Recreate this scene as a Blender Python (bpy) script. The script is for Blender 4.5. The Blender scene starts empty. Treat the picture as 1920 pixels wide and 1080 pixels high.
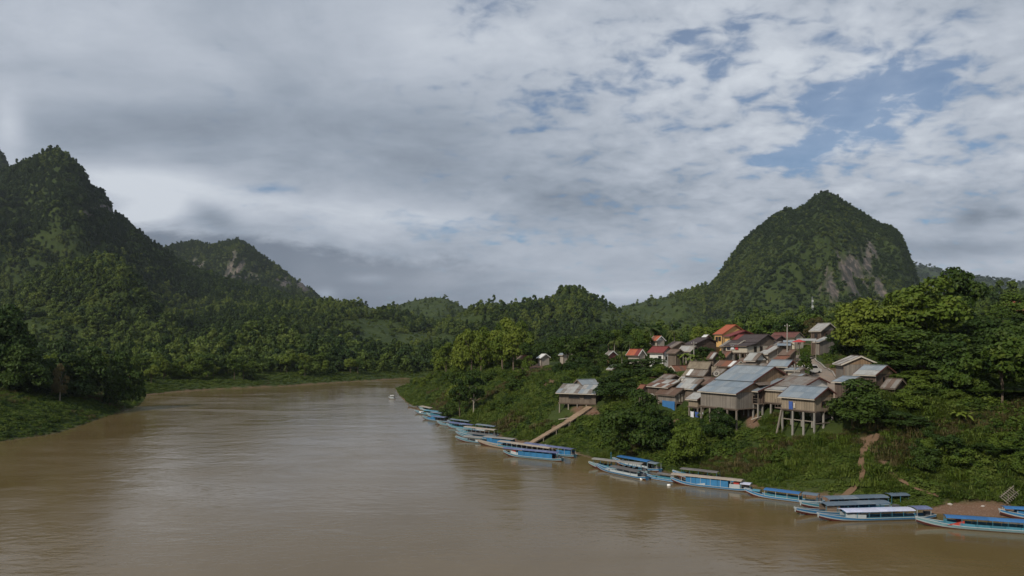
import bpy, math, random
import numpy as np
from mathutils import Vector, Matrix

random.seed(7)
rng = np.random.default_rng(7)
SC = bpy.context.scene
COL = SC.collection
R = math.radians

# ---------------------------------------------------------------- camera
F, ZC, YH = 1400.0, 22.0, 640.0          # focal length in photo pixels, eye height over the river, horizon row
cam = bpy.data.cameras.new('camera')
cam.sensor_width = 36.0
cam.lens = 36.0 * F / 1920.0
cam.shift_y = (YH - 540.0) / 1920.0
cam.clip_start, cam.clip_end = 0.5, 20000.0
cam_o = bpy.data.objects.new('camera', cam)
COL.objects.link(cam_o)
cam_o.location = (0, 0, ZC)
cam_o.rotation_euler = (R(90), 0, 0)
SC.camera = cam_o

# ---------------------------------------------------------------- exposure
SC.view_settings.view_transform = 'Standard'
SC.view_settings.look = 'None'
SC.view_settings.gamma = 1.0
SC.view_settings.use_curve_mapping = False
SC.view_settings.exposure = 0.0
SC.cycles.use_denoising = True
SC.cycles.max_bounces = 5
SC.cycles.diffuse_bounces = 2
SC.cycles.glossy_bounces = 2
SC.cycles.transmission_bounces = 2
SC.cycles.volume_bounces = 0
SC.cycles.caustics_reflective = False
SC.cycles.caustics_refractive = False

# ---------------------------------------------------------------- sun
SUN_EL, SUN_AZ = R(36), R(-140)          # azimuth clockwise from +Y (the view): behind the camera, to the left
sd = Vector((math.sin(SUN_AZ) * math.cos(SUN_EL), math.cos(SUN_AZ) * math.cos(SUN_EL), math.sin(SUN_EL)))
sun = bpy.data.lights.new('sun', 'SUN')
sun.energy = 3.2
sun.angle = R(2.0)
sun.color = (1.0, 0.92, 0.80)
sun_o = bpy.data.objects.new('sun', sun)
COL.objects.link(sun_o)
sun_o.location = (0, 0, 300)
sun_o.rotation_euler = sd.to_track_quat('Z', 'Y').to_euler()


# ---------------------------------------------------------------- node helpers
class E:
    """a socket with arithmetic: builds math nodes"""
    nt = None

    def __init__(s, k): s.k = k

    @staticmethod
    def m(op, *a, clamp=False):
        n = E.nt.nodes.new('ShaderNodeMath'); n.operation = op; n.use_clamp = clamp
        for i, v in enumerate(a):
            if isinstance(v, E): E.nt.links.new(v.k, n.inputs[i])
            else: n.inputs[i].default_value = v
        return E(n.outputs[0])

    def __add__(s, o): return E.m('ADD', s, o)
    __radd__ = __add__
    def __sub__(s, o): return E.m('SUBTRACT', s, o)
    def __rsub__(s, o): return E.m('SUBTRACT', o, s)
    def __mul__(s, o): return E.m('MULTIPLY', s, o)
    __rmul__ = __mul__
    def __truediv__(s, o): return E.m('DIVIDE', s, o)
    def __rtruediv__(s, o): return E.m('DIVIDE', o, s)
    def __pow__(s, o): return E.m('POWER', s, o)


def emax(a, b): return E.m('MAXIMUM', a, b)
def emin(a, b): return E.m('MINIMUM', a, b)


def sstep(x, a, b):
    n = E.nt.nodes.new('ShaderNodeMapRange'); n.interpolation_type = 'SMOOTHSTEP'
    E.nt.links.new(x.k, n.inputs[0])
    n.inputs[1].default_value, n.inputs[2].default_value = a, b
    return E(n.outputs[0])


def lin(x, a, b, c=0.0, d=1.0):
    n = E.nt.nodes.new('ShaderNodeMapRange')
    E.nt.links.new(x.k, n.inputs[0])
    for i, v in enumerate((a, b, c, d)): n.inputs[i + 1].default_value = v
    return E(n.outputs[0])


def vec(x, y, z):
    n = E.nt.nodes.new('ShaderNodeCombineXYZ')
    for i, v in enumerate((x, y, z)):
        if isinstance(v, E): E.nt.links.new(v.k, n.inputs[i])
        else: n.inputs[i].default_value = v
    return E(n.outputs[0])


def xyz(v):
    n = E.nt.nodes.new('ShaderNodeSeparateXYZ'); E.nt.links.new(v.k, n.inputs[0])
    return E(n.outputs[0]), E(n.outputs[1]), E(n.outputs[2])


def noise(v, scale, detail=4.0, rough=0.55, dist=0.0, col=False):
    n = E.nt.nodes.new('ShaderNodeTexNoise')
    if v is not None: E.nt.links.new(v.k, n.inputs['Vector'])
    n.inputs['Scale'].default_value = scale
    n.inputs['Detail'].default_value = detail
    n.inputs['Roughness'].default_value = rough
    n.inputs['Distortion'].default_value = dist
    return E(n.outputs['Color' if col else 'Fac'])


def mix(f, a, b):
    n = E.nt.nodes.new('ShaderNodeMix'); n.data_type = 'RGBA'
    for s, v in ((0, f), (6, a), (7, b)):
        if isinstance(v, E): E.nt.links.new(v.k, n.inputs[s])
        elif s == 0: n.inputs[0].default_value = v
        else: n.inputs[s].default_value = (*v[:3], 1)
    return E(n.outputs[2])


def scale_col(c, f):
    n = E.nt.nodes.new('ShaderNodeVectorMath'); n.operation = 'SCALE'
    if isinstance(c, E): E.nt.links.new(c.k, n.inputs[0])
    else: n.inputs[0].default_value = c
    if isinstance(f, E): E.nt.links.new(f.k, n.inputs['Scale'])
    else: n.inputs['Scale'].default_value = f
    return E(n.outputs[0])


def tc(what='Object'):
    return E(E.nt.nodes.new('ShaderNodeTexCoord').outputs[what])


def geo(what='Position'):
    return E(E.nt.nodes.new('ShaderNodeNewGeometry').outputs[what])


def attr(name):
    n = E.nt.nodes.new('ShaderNodeAttribute'); n.attribute_name = name
    return E(n.outputs['Fac'])


def objrand():
    return E(E.nt.nodes.new('ShaderNodeObjectInfo').outputs['Random'])


# ---------------------------------------------------------------- sky: Nishita with a cloud deck
W = bpy.data.worlds.new('World')
SC.world = W
W.use_nodes = True
nt = W.node_tree
nt.nodes.clear()
E.nt = nt
wo = nt.nodes.new('ShaderNodeOutputWorld')
bg = nt.nodes.new('ShaderNodeBackground')
SKY_STRENGTH = 0.10
bg.inputs['Strength'].default_value = SKY_STRENGTH
nt.links.new(bg.outputs[0], wo.inputs[0])
sky = nt.nodes.new('ShaderNodeTexSky')
sky.sky_type = 'NISHITA'
sky.sun_disc = False
sky.sun_elevation = SUN_EL
sky.sun_rotation = SUN_AZ
sky.air_density = 1.0
sky.dust_density = 0.6
skyc = E(sky.outputs[0])
dirn = tc('Generated')
dx, dy, dz = xyz(dirn)
zc = emax(dz, 0.0) + 0.26
cx, cy = dx / zc, dy / zc                   # the cloud deck: a flat layer seen in perspective
ys = emax(dy, 0.05)
uu, vv = dx / ys, dz / ys                   # bearing and height, for where the weather sits
front = sstep(dy, 0.1, 0.35)


def blob(px, py, rx, ry, rot=0.0):
    u0, v0 = (px - 960) / F, (YH - py) / F
    a, b = uu - u0, vv - v0
    c, s = math.cos(R(rot)), math.sin(R(rot))
    p, q = (a * c + b * s) / (rx / F), (b * c - a * s) / (ry / F)
    r2 = p * p + q * q
    return E.m('POWER', 2.718, r2 * -1.0) * front


big = noise(vec(cx * 0.8, cy, 0.3), 1.1, 6.0, 0.55, 0.3)
mid = noise(vec(cx * 0.75 + 5.0, cy, 1.7), 3.2, 9.0, 0.58, 0.5)
fine = noise(vec(cx * 0.8 + 2.0, cy * 1.1, 4.7), 9.0, 8.0, 0.62, 0.4)
shred = noise(vec(uu * 4.5, vv * 11.0, 2.0), 1.0, 9.0, 0.60, 0.7)
puff = noise(vec(cx + 9.0, cy, 7.0), 7.0, 6.0, 0.50, 0.35)
dapple = noise(vec(cx + 3.0, cy * 1.1, 2.0), 17.0, 5.0, 0.52, 0.4)

hole = blob(1600, 205, 150, 80, 32) * 0.95 + blob(1690, 175, 90, 45, 10) * 0.5 + blob(1395, 40, 80, 44, 20) * 0.26 + blob(885, 35, 50, 50) * 0.50 \
    + blob(1500, 285, 120, 26, 14) * 0.85 + blob(510, 355, 50, 14) * 0.75 + blob(850, 425, 190, 30, -4) * 0.45 + blob(1790, 110, 110, 60) * 0.45 \
    + blob(1000, 190, 90, 40) * 0.10 + blob(1290, 80, 260, 90) * 0.16 + blob(1520, 130, 230, 110) * 0.34 + blob(1050, 215, 120, 60) * 0.08 + blob(1780, 300, 160, 40) * 0.25
crack = puff * 0.42 + dapple * 0.40 + mid * 0.18
cover = (crack - 0.5) * (4.5 + 5.0 * sstep(uu, -0.30, 0.15)) + 1.50 - hole * 1.55
cover = emax(sstep(cover, -0.60, 1.30), 0.34)
right = sstep(uu, -0.25, 0.30) * sstep(vv, 0.08, 0.22)
lum = 0.66 + right * 0.05 + (big - 0.5) * 0.36 + (mid - 0.5) * 0.52 + (fine - 0.5) * 0.20 + (dapple - 0.5) * 0.42 * right + (puff - 0.5) * 0.62 * right
lum = lum + blob(230, 40, 420, 90) * 0.08 + blob(880, 90, 320, 110) * 0.12 + blob(1290, 150, 230, 110) * 0.15 \
    - blob(420, 225, 400, 50, 3) * 0.15 - blob(900, 320, 400, 50, -10) * 0.16 - blob(90, 250, 130, 50) * 0.10 - blob(1080, 385, 170, 40, -6) * 0.14 \
    + blob(15, 235, 34, 60) * 0.30 + blob(280, 350, 150, 32, -6) * 0.42 + blob(280, 400, 90, 24, 6) * 0.34 \
    + blob(640, 395, 260, 32, -8) * 0.28 + blob(1200, 548, 130, 16) * 0.26 + blob(1750, 250, 200, 60) * 0.12 \
    + blob(1250, 440, 200, 60) * 0.06 - blob(1830, 408, 44, 24, 14) * 0.36 - blob(1895, 402, 26, 14) * 0.30 - blob(1850, 466, 150, 18) * 0.22 \
    - blob(395, 402, 64, 24, -30) * 0.30 + blob(1840, 498, 120, 14) * 0.12
lum = lum + (shred - 0.5) * 0.62 * sstep(vv, 0.36, 0.10)
# the slate bank low over the far hills
edge = vv + (shred - 0.5) * 0.09 + (uu + 0.45) * 0.10
bank = sstep(edge, 0.150, 0.132) * sstep(uu, 0.10, -0.22) * front * sstep(vv, -0.02, 0.0)
bank = bank * (0.90 - blob(690, 522, 36, 9) * 0.5 - blob(612, 552, 18, 12) * 0.7 - blob(1000, 520, 200, 22) * 0.35)
low = sstep(vv, 0.13, 0.0) * front
lum = lum - low * 0.10 * sstep(uu, 0.25, -0.1)
lum = emin(emax(lum, 0.0), 1.0)
ramp = nt.nodes.new('ShaderNodeValToRGB')
el = ramp.color_ramp.elements
el[0].position, el[0].color = 0.0, (0.100, 0.120, 0.150, 1)
el[1].position, el[1].color = 1.0, (0.66, 0.69, 0.71, 1)
for p, c in ((0.30, (0.195, 0.230, 0.272)), (0.55, (0.330, 0.372, 0.420)), (0.80, (0.500, 0.535, 0.575))):
    e = el.new(p); e.color = (*c, 1)
nt.links.new(lum.k, ramp.inputs[0])
cloud = E(ramp.outputs[0])
slate = mix(lin(shred, 0.3, 0.7), (0.135, 0.165, 0.205), (0.215, 0.245, 0.285))
cloud = mix(bank, cloud, slate)
tn = nt.nodes.new('ShaderNodeVectorMath'); tn.operation = 'MULTIPLY'
nt.links.new(cloud.k, tn.inputs[0]); tn.inputs[1].default_value = (0.965, 0.99, 1.05)
cloud = E(tn.outputs[0])
tint = nt.nodes.new('ShaderNodeVectorMath'); tint.operation = 'MULTIPLY'
nt.links.new(skyc.k, tint.inputs[0]); tint.inputs[1].default_value = (0.60, 0.84, 1.06)
blue = scale_col(E(tint.outputs[0]), 0.72)
final = mix(cover, blue, scale_col(cloud, 1.0 / SKY_STRENGTH))
nt.links.new(final.k, bg.inputs['Color'])


# ---------------------------------------------------------------- materials
MATS = {}


def material(name, build):
    if name in MATS: return MATS[name]
    m = bpy.data.materials.new(name)
    m.use_nodes = True
    E.nt = m.node_tree
    E.nt.nodes.clear()
    out = E.nt.nodes.new('ShaderNodeOutputMaterial')
    b = E.nt.nodes.new('ShaderNodeBsdfPrincipled')
    E.nt.links.new(b.outputs[0], out.inputs[0])
    b.inputs['Specular IOR Level'].default_value = 0.25
    b.inputs['Roughness'].default_value = 0.75
    build(m, b, out)
    MATS[name] = m
    return m


def setc(b, v, inp='Base Color'):
    if isinstance(v, E): E.nt.links.new(v.k, b.inputs[inp])
    elif inp == 'Base Color': b.inputs[inp].default_value = (*v, 1)
    else: b.inputs[inp].default_value = v


def bump(b, h, dist, strength=1.0):
    n = E.nt.nodes.new('ShaderNodeBump')
    n.inputs['Distance'].default_value = dist
    n.inputs['Strength'].default_value = strength
    E.nt.links.new(h.k, n.inputs['Height'])
    E.nt.links.new(n.outputs[0], b.inputs['Normal'])


def leafmat(name, c0, c1, c2, trans=0.15, wscale=0.02):
    def f(m, b, out):
        p = geo()
        k_ = lambda c: (c[0] * 0.98, c[1] * 0.99, c[2] * 1.05)
        n1 = noise(p, wscale, 3.0, 0.6)
        n2 = noise(p, 0.7, 2.0, 0.6)
        r = objrand()
        k = sstep(n1 * 0.55 + r * 0.45, 0.25, 0.72)
        c = mix(k, k_(c0), k_(c1))
        c = mix(sstep(n2, 0.46, 0.74) * 0.7, c, k_(c2))
        setc(b, c); setc(b, 0.55, 'Roughness'); setc(b, 0.12, 'Specular IOR Level')
        t = E.nt.nodes.new('ShaderNodeBsdfTranslucent')
        E.nt.links.new(scale_col(c, 1.1).k, t.inputs[0])
        mx = E.nt.nodes.new('ShaderNodeMixShader'); mx.inputs[0].default_value = trans
        E.nt.links.new(b.outputs[0], mx.inputs[1]); E.nt.links.new(t.outputs[0], mx.inputs[2])
        E.nt.links.new(mx.outputs[0], out.inputs[0])
    return material(name, f)


L_DARK = leafmat('leaf_dark', (0.024, 0.048, 0.010), (0.044, 0.074, 0.012), (0.066, 0.090, 0.016))
L_MID = leafmat('leaf_mid', (0.046, 0.080, 0.012), (0.084, 0.122, 0.015), (0.105, 0.132, 0.020))
L_LIGHT = leafmat('leaf_light', (0.075, 0.116, 0.014), (0.125, 0.160, 0.020), (0.150, 0.172, 0.028))
L_FOREST = leafmat('leaf_forest', (0.024, 0.048, 0.013), (0.084, 0.120, 0.019), (0.092, 0.118, 0.025), 0.15, 0.009)
L_SUNLIT = leafmat('leaf_sunlit', (0.085, 0.125, 0.022), (0.118, 0.152, 0.026), (0.130, 0.148, 0.036), 0.18, 0.02)  # lighter leaf colour that paints sunlit patches into the hill forest
L_KARST = leafmat('leaf_karst', (0.022, 0.043, 0.012), (0.046, 0.074, 0.014), (0.056, 0.082, 0.017), 0.15, 0.009)
L_GRASS = leafmat('leaf_grass', (0.064, 0.102, 0.016), (0.105, 0.142, 0.022), (0.125, 0.145, 0.032), 0.18, 0.06)
L_DRY = leafmat('leaf_dry', (0.085, 0.072, 0.026), (0.125, 0.100, 0.040), (0.075, 0.085, 0.022), 0.2, 0.06)
L_PALM = leafmat('leaf_palm', (0.050, 0.078, 0.016), (0.090, 0.115, 0.024), (0.125, 0.122, 0.040), 0.2, 0.05)


def plain(name, c, var=0.25, rough=0.75, scale=3.0, spec=0.25, metal=0.0, stretch=(1, 1, 1), bumpd=0.0):
    def f(m, b, out):
        p = tc('Object')
        x, y, z = xyz(p)
        n = noise(vec(x * stretch[0], y * stretch[1], z * stretch[2]), scale, 4.0, 0.6)
        r = objrand()
        f_ = (n - 0.5) * (2 * var) + (r - 0.5) * var + 1.0
        setc(b, scale_col(c, f_)); setc(b, rough, 'Roughness'); setc(b, spec, 'Specular IOR Level'); setc(b, metal, 'Metallic')
        if bumpd: bump(b, n, bumpd)
    return material(name, f)


def boards(name, c, width=0.22, var=0.35, horiz=False):
    """weathered timber boards with gaps, for walls"""
    def f(m, b, out):
        p = tc('Object')
        x, y, z = xyz(p)
        s = z if horiz else (x + y * 1.0)
        cell = E.m('FLOOR', s / width)
        fr = E.m('FRACT', s / width)
        wn = E.nt.nodes.new('ShaderNodeTexWhiteNoise'); wn.noise_dimensions = '1D'
        E.nt.links.new(cell.k, wn.inputs['W'])
        w = E(wn.outputs['Value'])
        g = noise(vec(x * 6, y * 6, z * 0.7) if not horiz else vec(x * .7, y * .7, z * 6), 2.0, 4.0, 0.65)
        stain = noise(p, 0.55, 3.0, 0.6)
        gap = sstep(emin(fr, 1.0 - fr), 0.0, 0.09)
        k = ((w - 0.5) * var + (g - 0.5) * var * 1.2 + (stain - 0.5) * 0.5 + 1.0) * (0.35 + gap * 0.65)
        setc(b, scale_col(c, k)); setc(b, 0.85, 'Roughness')
        bump(b, gap, 0.02)
    return material(name, f)


def sheetmat(name, c, c2, rust=0.25, rough=0.55, metal=0.15):
    """corrugated sheet: its colour, streaked with a second one (rust, dirt) down the slope"""
    def f(m, b, out):
        p = tc('Object')
        x, y, z = xyz(p)
        g = geo()
        n = noise(vec(x * 3.0, y * 0.35, z), 1.6, 4.0, 0.65)
        n2 = noise(g, 0.9, 4.0, 0.6)
        r = objrand()
        k = sstep(n * 0.5 + n2 * 0.5 + (r - 0.5) * 0.22, 0.66 - rust, 0.84 - rust * 0.6)
        col = mix(k, c, c2)
        f_ = (noise(g, 4.0, 3.0, 0.6) - 0.5) * 0.35 + (r - 0.5) * 0.22 + 1.0
        setc(b, scale_col(col, f_)); setc(b, rough, 'Roughness'); setc(b, metal, 'Metallic'); setc(b, 0.3, 'Specular IOR Level')
    return material(name, f)


M = dict(
    zinc=sheetmat('zinc_sheet', (0.235, 0.265, 0.285), (0.18, 0.175, 0.165), 0.12),
    zinc_blue=sheetmat('zinc_sheet_blue', (0.190, 0.230, 0.265), (0.22, 0.235, 0.25), 0.18),
    zinc_light=sheetmat('zinc_sheet_light', (0.36, 0.36, 0.34), (0.22, 0.19, 0.165), 0.22),
    zinc_old=sheetmat('zinc_sheet_old', (0.225, 0.205, 0.180), (0.135, 0.098, 0.075), 0.30),
    rust=sheetmat('rusty_sheet', (0.150, 0.082, 0.056), (0.085, 0.050, 0.040), 0.25, 0.8, 0.0),
    rust_red=sheetmat('rusty_red_sheet', (0.190, 0.080, 0.048), (0.110, 0.052, 0.036), 0.22, 0.8, 0.0),
    thatch=sheetmat('thatch', (0.215, 0.180, 0.130), (0.130, 0.105, 0.075), 0.25, 0.9, 0.0),
    thatch_brown=sheetmat('thatch_brown', (0.155, 0.110, 0.085), (0.095, 0.066, 0.050), 0.25, 0.9, 0.0),
    tile_brown=sheetmat('brown_tile', (0.120, 0.072, 0.050), (0.085, 0.055, 0.042), 0.25, 0.8, 0.0),
    dark=sheetmat('dark_brown_sheet', (0.062, 0.046, 0.044), (0.042, 0.034, 0.034), 0.2, 0.7, 0.0),
    maroon=sheetmat('maroon_sheet', (0.170, 0.038, 0.034), (0.110, 0.030, 0.028), 0.15, 0.7, 0.0),
    terra=sheetmat('terracotta', (0.330, 0.090, 0.045), (0.240, 0.070, 0.042), 0.15, 0.75, 0.0),
    redbrown=sheetmat('red_brown_sheet', (0.130, 0.052, 0.042), (0.085, 0.040, 0.036), 0.22, 0.75, 0.0),
    white_sheet=sheetmat('white_sheet', (0.60, 0.60, 0.58), (0.40, 0.40, 0.39), 0.15, 0.5, 0.0),
    wood=boards('weathered_boards', (0.160, 0.128, 0.100)),
    wood_grey=boards('grey_boards', (0.205, 0.180, 0.152)),
    wood_warm=boards('warm_boards', (0.235, 0.160, 0.100)),
    wood_dark=boards('dark_boards', (0.105, 0.075, 0.058)),
    bamboo=boards('woven_bamboo', (0.265, 0.215, 0.155), 0.5, 0.22),
    plank_h=boards('flat_planks', (0.20, 0.15, 0.11), 0.2, 0.3, True),
    post=plain('timber_post', (0.21, 0.18, 0.145), 0.3, 0.85, 3.0, stretch=(3, 3, .5)),
    concrete=plain('concrete', (0.27, 0.25, 0.22), 0.2, 0.85, 1.5),
    beam=plain('beam', (0.17, 0.13, 0.10), 0.25, 0.85),
    trim_red=plain('red_trim', (0.115, 0.045, 0.036), 0.2, 0.7),
    trim_light=plain('pale_trim', (0.48, 0.43, 0.36), 0.15, 0.7),
    white=plain('white_paint', (0.66, 0.65, 0.61), 0.10, 0.6, 1.0),
    cream=plain('cream_board', (0.45, 0.40, 0.32), 0.12, 0.7, 1.0),
    yellow=plain('yellow_plaster', (0.62, 0.38, 0.145), 0.06, 0.7, 0.7),
    orange=plain('orange_plaster', (0.58, 0.27, 0.11), 0.06, 0.7, 0.7),
    plaster=plain('grey_plaster', (0.34, 0.30, 0.25), 0.15, 0.8, 1.0),
    pinkwall=plain('faded_red_boards', (0.26, 0.10, 0.085), 0.2, 0.8, 1.0),
    glass=plain('dark_window', (0.022, 0.021, 0.020), 0.2, 0.25, 1.0, 0.5),
    shutter=plain('brown_shutter', (0.10, 0.065, 0.045), 0.2, 0.8),
    tarp_blue=plain('blue_tarp', (0.045, 0.150, 0.330), 0.15, 0.5, 1.5),
    cloth_white=plain('white_cloth', (0.62, 0.63, 0.66), 0.1, 0.8),
    cloth_blue=plain('blue_cloth', (0.05, 0.10, 0.30), 0.15, 0.8),
    cloth_red=plain('red_cloth', (0.42, 0.05, 0.05), 0.15, 0.8),
    cloth_dark=plain('dark_cloth', (0.03, 0.03, 0.045), 0.15, 0.8),
    bark=plain('bark', (0.125, 0.095, 0.068), 0.35, 0.9, 2.0, stretch=(2, 2, .5)),
    bark_pale=plain('pale_bark', (0.26, 0.23, 0.185), 0.3, 0.9, 2.0, stretch=(2, 2, .5)),
    # boats
    hull_pale=plain('hull_pale', (0.145, 0.270, 0.300), 0.3, 0.5),
    hull_red=plain('hull_red', (0.090, 0.026, 0.022), 0.2, 0.5),
    hull_white=plain('hull_white', (0.38, 0.42, 0.43), 0.12, 0.45),
    hull_teal=plain('hull_teal', (0.056, 0.185, 0.250), 0.32, 0.45),
    hull_blue=plain('hull_blue', (0.036, 0.160, 0.320), 0.28, 0.45),
    deck=plain('boat_deck', (0.060, 0.120, 0.145), 0.25, 0.7),
    roof_blue=sheetmat('boat_roof_blue', (0.032, 0.125, 0.300), (0.045, 0.150, 0.330), 0.2, 0.5, 0.0),
    roof_slate=sheetmat('boat_roof_slate', (0.110, 0.150, 0.190), (0.160, 0.190, 0.215), 0.25, 0.6, 0.05),
    roof_purple=sheetmat('boat_roof_violet', (0.095, 0.110, 0.215), (0.135, 0.160, 0.260), 0.25, 0.6, 0.0),
    roof_beige=sheetmat('boat_roof_beige', (0.330, 0.280, 0.225), (0.270, 0.225, 0.185), 0.2, 0.7, 0.0),
    roof_grey=sheetmat('boat_roof_grey', (0.240, 0.235, 0.215), (0.185, 0.170, 0.150), 0.25, 0.65, 0.05),
    roof_white=sheetmat('boat_roof_white', (0.50, 0.52, 0.64), (0.38, 0.41, 0.54), 0.2, 0.6, 0.0),
    roof_char=sheetmat('boat_roof_charcoal', (0.105, 0.098, 0.095), (0.150, 0.140, 0.130), 0.2, 0.7, 0.0),
    boat_red=plain('boat_red', (0.42, 0.060, 0.045), 0.15, 0.5),
    seat=plain('boat_seat', (0.060, 0.045, 0.040), 0.3, 0.8),
    engine=plain('engine_grey', (0.08, 0.08, 0.085), 0.2, 0.5),
    stone=plain('pale_stone', (0.38, 0.34, 0.30), 0.25, 0.9, 1.0),
    foam=plain('white_float', (0.78, 0.78, 0.76), 0.05, 0.6),
    ramp=boards('ramp_planks', (0.29, 0.205, 0.135), 0.25, 0.35),
    steel=plain('galvanised_steel', (0.26, 0.27, 0.27), 0.1, 0.5, 1.0, 0.4),
    tyre=plain('tyre', (0.02, 0.02, 0.02), 0.1, 0.8),
)


# ---------------------------------------------------------------- mesh helpers
def mesh_np(name, V, faces, mat=None, n=4, smooth=False):
    """one mesh from numpy arrays; faces (m, n)"""
    me = bpy.data.meshes.new(name)
    V = np.asarray(V, np.float32); faces = np.asarray(faces, np.int32)
    me.vertices.add(len(V)); me.vertices.foreach_set('co', V.ravel())
    k = faces.shape[1]
    me.loops.add(faces.size); me.loops.foreach_set('vertex_index', faces.ravel())
    me.polygons.add(len(faces))
    me.polygons.foreach_set('loop_start', np.arange(0, faces.size, k, dtype=np.int32))
    me.polygons.foreach_set('loop_total', np.full(len(faces), k, np.int32))
    if smooth: me.polygons.foreach_set('use_smooth', np.ones(len(faces), bool))
    if mat is not None: me.materials.append(mat)
    me.update(calc_edges=True)
    return me


class MB:
    """collects boxes, bars, prisms and strips for one mesh"""

    def __init__(s): s.v, s.f, s.m = [], [], []

    def add(s, vs, fs, mi=0):
        o = len(s.v)
        s.v += [tuple(p) for p in vs]
        s.f += [tuple(i + o for i in f) for f in fs]
        s.m += [mi] * len(fs)
        return s

    def box(s, x0, x1, y0, y1, z0, z1, mi=0):
        vs = [(x, y, z) for z in (z0, z1) for x, y in ((x0, y0), (x1, y0), (x1, y1), (x0, y1))]
        return s.add(vs, [(3, 2, 1, 0), (4, 5, 6, 7), (0, 1, 5, 4), (1, 2, 6, 5), (2, 3, 7, 6), (3, 0, 4, 7)], mi)

    def bar(s, p, q, w, h=None, mi=0, w2=None):
        """a square bar from p to q, w wide, h deep"""
        h = h or w
        w2 = w2 or w
        p, q = Vector(p), Vector(q)
        d = (q - p).normalized()
        up = Vector((0, 0, 1)) if abs(d.z) < 0.9 else Vector((1, 0, 0))
        sx = d.cross(up).normalized(); sy = sx.cross(d)
        vs = []
        for c, ww in ((p, w), (q, w2)):
            k = ww / w
            for a, b in ((-1, -1), (1, -1), (1, 1), (-1, 1)):
                vs.append(c + sx * (a * ww / 2) + sy * (b * h * k / 2))
        return s.add(vs, [(0, 1, 2, 3), (7, 6, 5, 4), (4, 5, 1, 0), (5, 6, 2, 1), (6, 7, 3, 2), (7, 4, 0, 3)], mi)

    def tube(s, pts, rad, n=7, mi=0):
        o = len(s.v)
        pts = [Vector(p) for p in pts]
        for i, p in enumerate(pts):
            d = (pts[min(i + 1, len(pts) - 1)] - pts[max(i - 1, 0)]).normalized()
            up = Vector((0, 0, 1)) if abs(d.z) < 0.9 else Vector((1, 0, 0))
            sx = d.cross(up).normalized(); sy = sx.cross(d)
            for k in range(n):
                a = 2 * math.pi * k / n
                s.v.append(tuple(p + (sx * math.cos(a) + sy * math.sin(a)) * rad[i]))
        for i in range(len(pts) - 1):
            for k in range(n):
                a, b = o + i * n + k, o + i * n + (k + 1) % n
                s.f.append((a, b, b + n, a + n)); s.m.append(mi)
        s.f.append(tuple(o + k for k in range(n))[::-1]); s.m.append(mi)
        s.f.append(tuple(o + (len(pts) - 1) * n + k for k in range(n))); s.m.append(mi)
        return s

    def prism(s, poly, axis, a, b, mi=0):
        """polygon in the plane across `axis` (0 = x: poly is (y, z)), extruded from a to b"""
        n = len(poly)
        def pt(c, p):
            return (c, p[0], p[1]) if axis == 0 else ((p[0], c, p[1]) if axis == 1 else (p[0], p[1], c))
        vs = [pt(a, p) for p in poly] + [pt(b, p) for p in poly]
        fs = [tuple(range(n)), tuple(range(2 * n - 1, n - 1, -1))] + [(i, (i + 1) % n, n + (i + 1) % n, n + i)[::-1] for i in range(n)]
        return s.add(vs, fs, mi)

    def mesh(s, name, mats, smooth=False):
        me = bpy.data.meshes.new(name)
        me.from_pydata(s.v, [], s.f)
        for m in (mats if isinstance(mats, (list, tuple)) else [mats]): me.materials.append(m)
        if any(s.m): me.polygons.foreach_set('material_index', s.m)
        if smooth: me.polygons.foreach_set('use_smooth', [True] * len(me.polygons))
        me.update()
        return me


def link(name, me, parent=None, loc=None, rot=None, sc=None):
    o = bpy.data.objects.new(name, me)
    COL.objects.link(o)
    if parent: o.parent = parent
    if loc is not None: o.location = loc
    if rot is not None: o.rotation_euler = rot
    if sc is not None: o.scale = sc
    return o


def tag(o, label=None, cat=None, group=None, kind=None):
    if label: o['label'] = label
    if cat: o['category'] = cat
    if group: o['group'] = group
    if kind: o['kind'] = kind
    return o


def thing(name, label, cat, loc=(0, 0, 0), rz=0.0, group=None, sc=None):
    o = bpy.data.objects.new(name, None)
    COL.objects.link(o)
    o.empty_display_size = 0.5
    o.location = loc
    o.rotation_euler = (0, 0, rz)
    if sc is not None: o.scale = sc
    return tag(o, label, cat, group)


# ---------------------------------------------------------------- the lie of the land
def hsh(i, j, seed):
    i = i.astype(np.int64); j = j.astype(np.int64)
    h = (i * 374761393 + j * 668265263 + seed * 144665129) & 0x7fffffff
    h = ((h ^ (h >> 13)) * 1274126177) & 0x7fffffff
    h = (h ^ (h >> 16)) & 0xffff
    return h / 65535.0


def vnoise(x, y, seed=0):
    x = np.asarray(x, float); y = np.asarray(y, float)
    i, j = np.floor(x), np.floor(y)
    fx, fy = x - i, y - j
    fx, fy = fx * fx * (3 - 2 * fx), fy * fy * (3 - 2 * fy)
    a, b = hsh(i, j, seed), hsh(i + 1, j, seed)
    c, d = hsh(i, j + 1, seed), hsh(i + 1, j + 1, seed)
    return (a * (1 - fx) + b * fx) * (1 - fy) + (c * (1 - fx) + d * fx) * fy


def fbm(x, y, o=4, seed=0):
    t, a, n = 0.0, 1.0, 0.0
    for k in range(o):
        t = t + a * vnoise(x * 2 ** k, y * 2 ** k, seed + k * 17); n += a; a *= 0.5
    return t / n


def ridged(x, y, o=4, seed=0):
    t, a, n = 0.0, 1.0, 0.0
    for k in range(o):
        t = t + a * (1 - np.abs(2 * vnoise(x * 2 ** k, y * 2 ** k, seed + k * 13) - 1)); n += a; a *= 0.5
    return t / n


def onwater(px, py):
    d = ZC * F / (py - YH)
    return (d * (px - 960) / F, d)


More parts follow.
